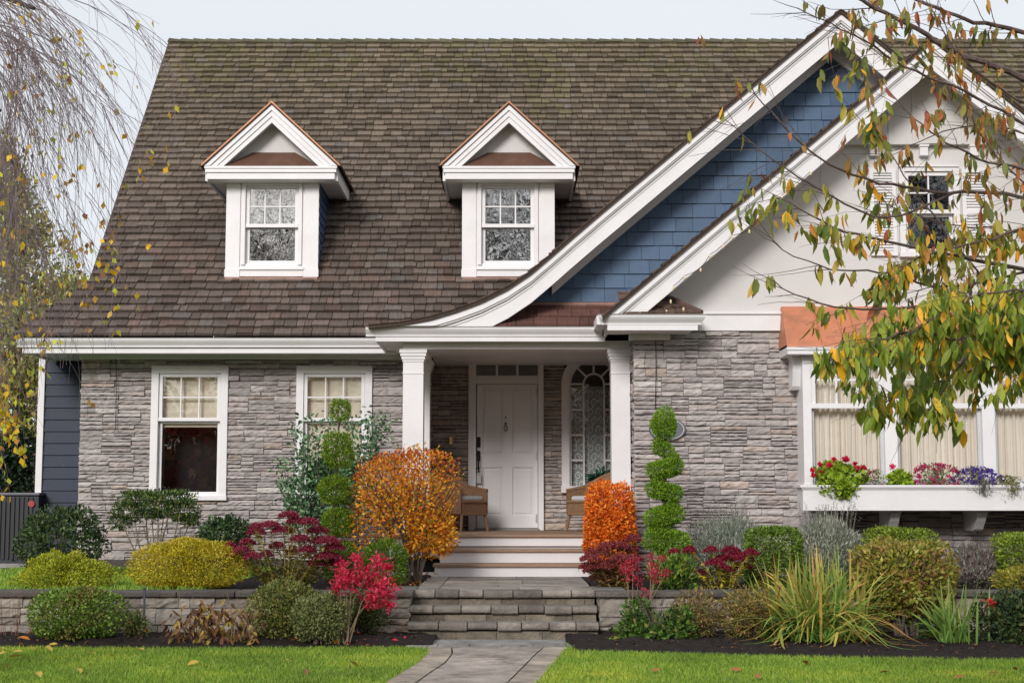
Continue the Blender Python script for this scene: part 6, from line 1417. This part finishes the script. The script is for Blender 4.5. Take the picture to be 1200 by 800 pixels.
# ------------------------------------------------------------------ cherry tree at the right, nearest to the camera
def cherry():
    Y0 = 7.0; tx = P(1430, 500, Y0)[0]; r_ = plant_root('cherry_tree', 'cherry tree whose leafy autumn branches reach in from the right edge', 'tree', tx, Y0, GZ)
    m = MB(); br = MB(); L = Leaves(); rs = random.Random(21)
    top = Vector((tx - .12, Y0, 2.2)); m.tube([(tx + .05, Y0, GZ - .05), (tx, Y0, .6), (tx - .05, Y0, 1.4), tuple(top), (tx - .06, Y0 + .08, 2.9), (tx + .1, Y0 + .15, 3.7), (tx + .08, Y0 + .25, 4.6)], [.17, .125, .115, .10, .07, .04, .012], 12)
    PAL = [(134, 136, 52, 4), (158, 150, 60, 3), (108, 118, 48, 3), (172, 142, 60, 2), (188, 126, 56, 1), (224, 166, 44, 1.4), (160, 88, 58, .4), (88, 108, 46, 1.6)]
    GRN = [(116, 134, 46, 4), (140, 152, 56, 3), (90, 112, 42, 2.4), (164, 160, 60, 2), (202, 168, 54, 1), (230, 170, 42, .8)]
    RUS = [(150, 116, 66, 2), (168, 104, 58, 1.6), (124, 120, 62, 3), (140, 74, 54, .5), (186, 140, 64, 1.2), (104, 112, 54, 2)]
    def leaf_at(p, pal, k=1, sz=1.):
        u = 600 + F * p[0] / p[1]; v = 590 - F * (p[2] - EYE) / p[1]
        if rng.random() > min(1, max(.5, .5 + (u - 915) / 170)): return
        if v > 336 + (u - 890) * 1.25 or v > 500 or (u > 1130 and v > 470) or (u < 960 and v < 200 and rng.random() < .35): return
        n = k + (1 if u > 960 and rng.random() < .7 else 0); q = np.tile(np.array(p), (n, 1)) + rng.normal(size=(n, 3)) * .008
        d = rdir(n) * .42 + np.array([0, 0, -1]); d[:, 2] -= .2
        Ls = rng.uniform(.04, .092, n) * sz
        d = d + rdir(n) * .25; L.add(q, d, rdir(n) * np.array([1, 1, .1]), Ls, Ls * rng.uniform(.33, .43, n), 1.18 * pick(pal, n, .2), fold=.18, curl=rng.uniform(-.4, .4, n), big=True)
    def twig(p, d, l, r, pal, dens, lev):
        pts = [p]; q = p.copy(); dd = d.copy(); n = max(3, int(l / .05))
        for i in range(n):
            dd = (dd + Vector((rs.uniform(-.16, .16), rs.uniform(-.16, .16), rs.uniform(-.13, .10)))).normalized(); q = q + dd * l / n; pts.append(q.copy())
        br.tube(pts, [r * (1 - .6 * i / n) for i in range(n + 1)], 5)
        for i in range(1, n + 1):
            if rs.random() < dens * 1.25: leaf_at(pts[i], pal, rs.choice((1, 2, 2, 3)), .8 + .3 * rs.random())
            if lev and rs.random() < .36:
                nd = (dd + Vector((rs.uniform(-.9, .9), rs.uniform(-.9, .9), rs.uniform(-.7, .7)))).normalized(); twig(pts[i], nd, l * rs.uniform(.35, .6), r * .6, pal, dens, lev - 1)
    limbs = [  # pixel polylines with distance, radius at start and end, palette, leaf density, twig rate
        ([(1330, 150, 7.2), (1200, 92, 7.0), (1130, 66, 6.9), (1075, 35, 6.8), (1012, 2, 6.7), (950, -28, 6.6)], .030, .010, RUS, .16, .5),
        ([(1340, 80, 7.4), (1200, 40, 7.2), (1130, 22, 7.1), (1075, 0, 7.0), (1000, -34, 6.9)], .022, .008, RUS, .18, .45),
        ([(1330, 215, 6.9), (1210, 150, 6.8), (1130, 108, 6.7), (1060, 78, 6.6), (1000, 42, 6.5), (935, 10, 6.4)], .014, .004, RUS, .20, .42),
        ([(1340, 290, 6.8), (1200, 232, 6.7), (1110, 225, 6.6), (1030, 214, 6.5), (960, 186, 6.4), (905, 132, 6.3), (868, 82, 6.3)], .016, .003, RUS, .24, .34),
        ([(1120, 225, 6.6), (1040, 255, 6.5), (960, 222, 6.4), (905, 186, 6.3), (852, 142, 6.3)], .010, .003, PAL, .28, .34),
        ([(1340, 330, 6.6), (1210, 318, 6.5), (1120, 300, 6.4), (1040, 282, 6.3), (980, 268, 6.2), (915, 232, 6.2)], .018, .004, PAL, .50, .36),
        ([(1210, 318, 6.5), (1110, 336, 6.4), (1030, 318, 6.3), (960, 312, 6.2), (898, 280, 6.2)], .010, .003, PAL, .30, .34),
        ([(1340, 360, 6.4), (1220, 352, 6.3), (1130, 348, 6.2), (1050, 362, 6.1), (960, 356, 6.0), (900, 326, 6.0)], .016, .003, PAL, .30, .30),
        ([(1340, 390, 6.2), (1220, 392, 6.1), (1130, 398, 6.0), (1080, 388, 6.0), (1040, 396, 5.9), (1005, 412, 5.9)], .015, .004, GRN, .6, .45),
        ([(1340, 410, 6.6), (1220, 424, 6.5), (1150, 432, 6.4), (1090, 452, 6.3), (1040, 470, 6.3)], .013, .004, GRN, .72, .5),
        ([(1340, 300, 6.0), (1250, 330, 6.0), (1180, 368, 6.0), (1130, 420, 6.0), (1096, 470, 6.0)], .013, .004, GRN, .65, .45),
        ([(1350, 255, 6.3), (1230, 262, 6.3), (1150, 284, 6.2), (1080, 300, 6.2), (1040, 330, 6.1)], .014, .004, PAL, .6, .5),
        ([(1350, 190, 6.5), (1240, 200, 6.4), (1160, 190, 6.4), (1100, 160, 6.3), (1060, 128, 6.3)], .013, .004, RUS, .34, .5),
        ([(1350, 120, 6.8), (1240, 130, 6.7), (1180, 110, 6.6), (1120, 60, 6.5), (1090, 10, 6.5)], .012, .004, RUS, .25, .4),
        ([(1350, 420, 6.9), (1240, 372, 6.8), (1160, 330, 6.7), (1100, 262, 6.6), (1060, 205, 6.6), (1030, 160, 6.6)], .012, .003, PAL, .40, .4),
        ([(1350, 440, 6.2), (1240, 440, 6.1), (1190, 420, 6.1), (1140, 376, 6.1)], .012, .004, GRN, .7, .5),
        ([(1350, 240, 7.4), (1240, 180, 7.3), (1180, 150, 7.2), (1120, 150, 7.2), (1050, 180, 7.1)], .011, .003, RUS, .22, .7),
        ([(1350, 280, 7.2), (1250, 250, 7.2), (1200, 215, 7.1), (1150, 160, 7.1), (1125, 100, 7.0)], .011, .003, RUS, .25, .7),
        ([(1350, 330, 7.0), (1250, 290, 7.0), (1180, 270, 6.9), (1110, 262, 6.9), (1040, 240, 6.9)], .010, .003, PAL, .4, .6),
        ([(1350, 350, 5.8), (1250, 350, 5.8), (1190, 340, 5.8), (1130, 352, 5.8), (1086, 378, 5.8)], .011, .003, GRN, .6, .6),
        ([(1350, 380, 6.4), (1250, 384, 6.4), (1190, 372, 6.4), (1130, 384, 6.4), (1070, 416, 6.4)], .011, .003, GRN, .55, .5),
    ]
    for pl, r0, r1, pal, dens, tw in limbs:
        ctl = [Vector(P(*q)) for q in pl]; pts = []
        for i in range(len(ctl) - 1):
            for k in range(5):
                t = k / 5; p0 = ctl[max(i - 1, 0)]; p1 = ctl[i]; p2 = ctl[i + 1]; p3 = ctl[min(i + 2, len(ctl) - 1)]
                pts.append(.5 * ((2 * p1) + (p2 - p0) * t + (2 * p0 - 5 * p1 + 4 * p2 - p3) * t * t + (3 * p1 - p0 - 3 * p2 + p3) * t ** 3) + Vector((rs.uniform(-.006, .006), rs.uniform(-.01, .01), rs.uniform(-.006, .006))))
        pts.append(ctl[-1]); n = len(pts)
        full = [top - Vector((0, 0, .05)), (top * .45 + pts[0] * .55) + Vector((0, 0, .1))] + pts if pl[0][0] > 1300 else pts
        r0, r1 = r0 * .62, r1 * .6; rad = [r0 * 1.5] * (len(full) - n) + [r0 + (r1 - r0) * i / (n - 1) for i in range(n)]
        br.tube(full, rad, 7); tw = min(.85, tw * (1.95 if pal is GRN or r0 > .0085 else 1.4)); dens = min(.95, dens * (1.3 if pal is GRN else 1.05))
        for i in range(2, n):
            if rs.random() < dens: leaf_at(pts[i], pal, rs.choice((1, 2, 3)) if rs.random() < dens else 1)
            if rs.random() < tw:
                d = (pts[min(i + 1, n - 1)] - pts[i - 1]).normalized(); nd = (d + Vector((rs.uniform(-.8, .6), rs.uniform(-.7, .7), rs.uniform(-.9, .7)))).normalized()
                twig(pts[i], nd, rs.uniform(.12, .34), max(.0018, r1 * .5), pal, dens * .9, 1)
        twig(pts[-1], (pts[-1] - pts[-3]).normalized(), .12, r1 * .9, pal, dens, 0)
    for i in range(13):                                          # the far side of the crown, outside the picture
        a = rs.uniform(-1.2, 1.2); p0 = top + Vector((0, 0, .15 + .15 * i)); d = Vector((math.cos(a), math.sin(a), rs.uniform(.25, .7))).normalized(); ps = [p0 + d * (.3 * k) + Vector((rs.uniform(-.05, .05), rs.uniform(-.05, .05), -.02 * k * k)) for k in range(6)]
        br.tube(ps, [.026 - .004 * k for k in range(6)], 6)
        for k in range(1, 6):
            for _ in range(2): twig(ps[k], (d + Vector((rs.uniform(-.6, .8), rs.uniform(-.8, .8), rs.uniform(-.6, .5)))).normalized(), rs.uniform(.25, .5), .004, PAL, .6, 1)
    m.build('trunk', BARK, r_); br.build('branch', mat('cherry_bark', (.115, .075, .065), .6, bump=.4, bscale=60, var=.3, vscale=20), r_); L.build('foliage', r_)
cherry()

# weeping birch at the left
def birch():
    Y0 = 10.5; tx = P(-210, 500, Y0)[0]; r_ = plant_root('weeping_birch', 'weeping birch with thin bare hanging twigs and last yellow leaves at the left edge', 'tree', tx, Y0, GZ)
    rs = random.Random(33); m = MB(); m.tube([(tx, Y0, GZ - .05), (tx + .05, Y0, 1.6), (tx - .05, Y0, 3.2), (tx + .1, Y0, 5.4)], [.17, .14, .11, .06], 12)
    br = MB(); L = Leaves()
    YL = [(214, 168, 34, 3), (228, 188, 48, 3), (176, 130, 56, 2), (140, 98, 62, 1.5), (176, 178, 56, 2), (206, 204, 64, 1.5)]
    def strand(p, d, l, r, g, lev, leafy):
        pts = [p]; q = p.copy(); dd = d.copy(); n = max(6, int(l / .11))
        for i in range(n):
            dd = (dd + Vector((rs.uniform(-.07, .07), rs.uniform(-.07, .07), -g * (.6 + .8 * i / n)))).normalized(); q = q + dd * l / n; pts.append(q.copy())
        br.tube(pts, [max(.0011, .8 * r * (1 - .75 * i / n)) for i in range(n + 1)], 4 if r > .004 else 3, cap=False)
        for i in range(2, n + 1):
            if rs.random() < leafy * (.3 + 1.4 * i / n):
                k = rs.choice((1, 1, 2)); pp = np.tile(np.array(pts[i]), (k, 1)) + rng.normal(size=(k, 3)) * .012
                L.add(pp, rdir(k) * .6 + np.array([0, 0, -1]), rdir(k), rng.uniform(.036, .06, k), rng.uniform(.026, .042, k), pick(YL, k, .2), curl=.1, fold=.1)
            if lev and rs.random() < .5:
                nd = (dd + Vector((rs.uniform(-.5, .75), rs.uniform(-.5, .5), rs.uniform(-.5, .35)))).normalized(); strand(pts[i], nd, l * rs.uniform(.3, .6), r * .55, g * 1.1, lev - 1, leafy)
    limbs = [[(-200, 120), (-110, -60), (-10, -150), (90, -130)], [(-200, 220), (-120, 60), (-40, -20), (40, 10)], [(-210, 300), (-130, 160), (-60, 100), (0, 130)], [(-200, 60), (-90, -140), (30, -240), (150, -180)]]
    for j, pl in enumerate(limbs):
        ctl = [Vector(P(u, v, Y0 - .4 + rs.uniform(-.6, .6))) for u, v in pl]; pts = [ctl[0] + (ctl[1] - ctl[0]) * t for t in (0, .5)] + [ctl[1] + (ctl[2] - ctl[1]) * t for t in (0, .33, .66)] + [ctl[2] + (ctl[3] - ctl[2]) * t for t in (0, .33, .66, 1)]
        m.tube(pts, [.05 - .0045 * i for i in range(len(pts))], 7)
    def ext(u, v, dx, dz, l, r, g, lev, leafy, dy=0.): strand(Vector(P(u, v, Y0 - .6 + dy)), Vector((dx, rs.uniform(-.2, .2), dz)).normalized(), l, r, g, lev, leafy)
    for i in range(66): ext(rs.uniform(-60, 30), rs.uniform(-60, 60), rs.uniform(.45, 1), rs.uniform(-.9, .0), rs.uniform(.7, 1.25), .0058, .10, 2, .016, rs.uniform(-.6, .8))
    for i in range(20): ext(rs.uniform(-30, 70), rs.uniform(-50, 0), rs.uniform(.6, 1), rs.uniform(-.9, -.3), rs.uniform(.35, .62), .004, .06, 1, .04, rs.uniform(-.6, .6))
    for i in range(84): ext(rs.uniform(-70, 25), rs.uniform(20, 220), rs.uniform(-.2, .8), rs.uniform(-1, -.4), rs.uniform(.7, 1.3), .0052, .14, 2, .022, rs.uniform(-.6, .8))
    for i in range(16): ext(rs.uniform(60, 125), rs.uniform(215, 290), rs.uniform(.2, .8), rs.uniform(-1, -.4), rs.uniform(.35, .75), .0035, .16, 1, .14, rs.uniform(-.4, .4))
    for i in range(20): ext(rs.uniform(-30, 50), rs.uniform(300, 360), rs.uniform(-.2, .9), rs.uniform(-1, -.4), rs.uniform(.3, .6), .0030, .2, 1, .13, rs.uniform(-.4, .4))
    for u, v in ((172, 165), (196, 170), (163, 172)): ext(u - 14, v - 28, .5, -1, .36, .0022, .2, 0, .6)
    for i in range(12): ext(rs.uniform(-12, 14), rs.uniform(385, 430), rs.uniform(-.1, .3), -1, rs.uniform(.3, .65), .003, .1, 1, .55, rs.uniform(-.3, .3))
    m.build('trunk', BARK, r_); br.build('twig', mat('birch_twig', (.16, .12, .125), .7), r_); L.build('foliage', r_)
birch()

# ------------------------------------------------------------------ fallen leaves
def litter():
    n = 420; x = np.concatenate([rng.uniform(-5.2, -.8, n // 2), rng.uniform(.7, 5.4, n - n // 2)]); be_ = np.array([bed_edge(v) for v in x]); y = be_ + rng.random(n) * (15.0 - be_)
    p = np.stack([x, y, np.full(n, GZ + .075)], 1); d = rdir(n) * np.array([1, 1, .15])
    m2 = 160; q = np.stack([rng.uniform(-1.75, -.95, m2), rng.uniform(16.2, 18.4, m2), np.full(m2, UZ + .025)], 1); e = rdir(m2) * np.array([1, 1, .15])
    L = Leaves(); pal = [(120, 78, 48, 3), (90, 62, 44, 3), (160, 110, 56, 1.2), (60, 44, 36, 2)]
    L.add(p, d, np.tile([0, 0, 1.], (n, 1)) + rdir(n) * .4, rng.uniform(.025, .06, n), rng.uniform(.012, .03, n), pick(pal, n, .25), fold=.2, curl=.2)
    L.add(q, e, np.tile([0, 0, 1.], (m2, 1)) + rdir(m2) * .4, rng.uniform(.035, .07, m2), rng.uniform(.015, .035, m2), pick([(190, 130, 60, 2), (160, 100, 50, 2), (110, 76, 48, 1)], m2, .25), fold=.2, curl=.2)
    tag(L.build('leaf_litter'), 'small brown leaf litter and bark scraps scattered on the dark bed soil', 'leaf litter', kind='stuff')
litter()
def fallen(name, label, cat, group, pal, spots, sz, zf):
    c = pick(pal, 1, .05); Lf = Leaves(); Lf.add(np.zeros((1, 3)) + [-sz / 2, 0, .01], np.array([[1, .1, .08]]), np.array([[0, .2, 1.]]), sz, sz * .5, c, fold=.15, curl=.15, big=True)
    src = Lf.build(name); rs = random.Random(len(spots))
    for i, (u, v) in enumerate(spots):
        o = src if i == 0 else src.copy()
        if i: COL.objects.link(o)
        vv = (400 - v) / F; mm = (SP + vv * CP) / (CP - vv * SP); Y = (zf - EYE) / mm; x = P(u, v, Y)[0]
        o.location = (x, Y, zf + .012); o.rotation_euler = (rs.uniform(-.4, .4), rs.uniform(-.4, .4), rs.uniform(0, 6.28)); s = rs.uniform(.8, 1.25); o.scale = (s, s, s)
        tag(o, label, cat, group)
fallen('fallen_leaf', 'fallen pale yellow leaf lying on the left lawn near the bed edge', 'leaf', 'yellow leaves fallen on the left lawn', [(206, 176, 80)], [(3, 762), (20, 766), (38, 762), (57, 763), (78, 760), (107, 767), (18, 772), (61, 758), (2, 768), (8, 784), (130, 771), (164, 763), (226, 779), (92, 788), (291, 768), (340, 776), (45, 793), (415, 781)], .10, GZ + .03)
fallen('fallen_leaf', 'fallen brown orange leaf lying on the right lawn', 'leaf', 'brown leaves fallen on the right lawn', [(164, 108, 62)], [(945, 779), (1037, 790), (1164, 791), (1190, 786), (862, 787), (889, 795), (768, 788), (1124, 796)], .08, GZ + .03)
fallen('fallen_leaf', 'fallen orange leaf on the dark soil of the left front bed', 'leaf', 'orange leaves fallen on the left bed', [(206, 120, 40)], [(37, 744), (25, 757), (60, 759), (127, 743), (28, 750), (345, 752), (170, 742), (200, 748), (394, 755)], .09, GZ + .08)
fallen('fallen_leaf', 'small crimson leaf fallen near the foot of the crimson shrub', 'leaf', 'crimson leaves fallen by the crimson shrub', [(200, 40, 60)], [(408, 756), (422, 756), (430, 758), (440, 752), (463, 752), (475, 749), (420, 744), (404, 742)], .05, GZ + .08)
fallen('fallen_leaf', 'fallen tan leaf beside the porch steps under the big orange shrub', 'leaf', 'tan leaves fallen under the orange shrub', [(190, 130, 60)], [(480, 668), (487, 671), (494, 668), (500, 673), (505, 669), (510, 674), (476, 673), (490, 675), (515, 671), (498, 666), (506, 664)], .09, UZ + .035)
fallen('fallen_leaf', 'fallen dull brown leaf on the lawn left of the path', 'leaf', None, [(150, 96, 60)], [(357, 789)], .10, GZ + .03)
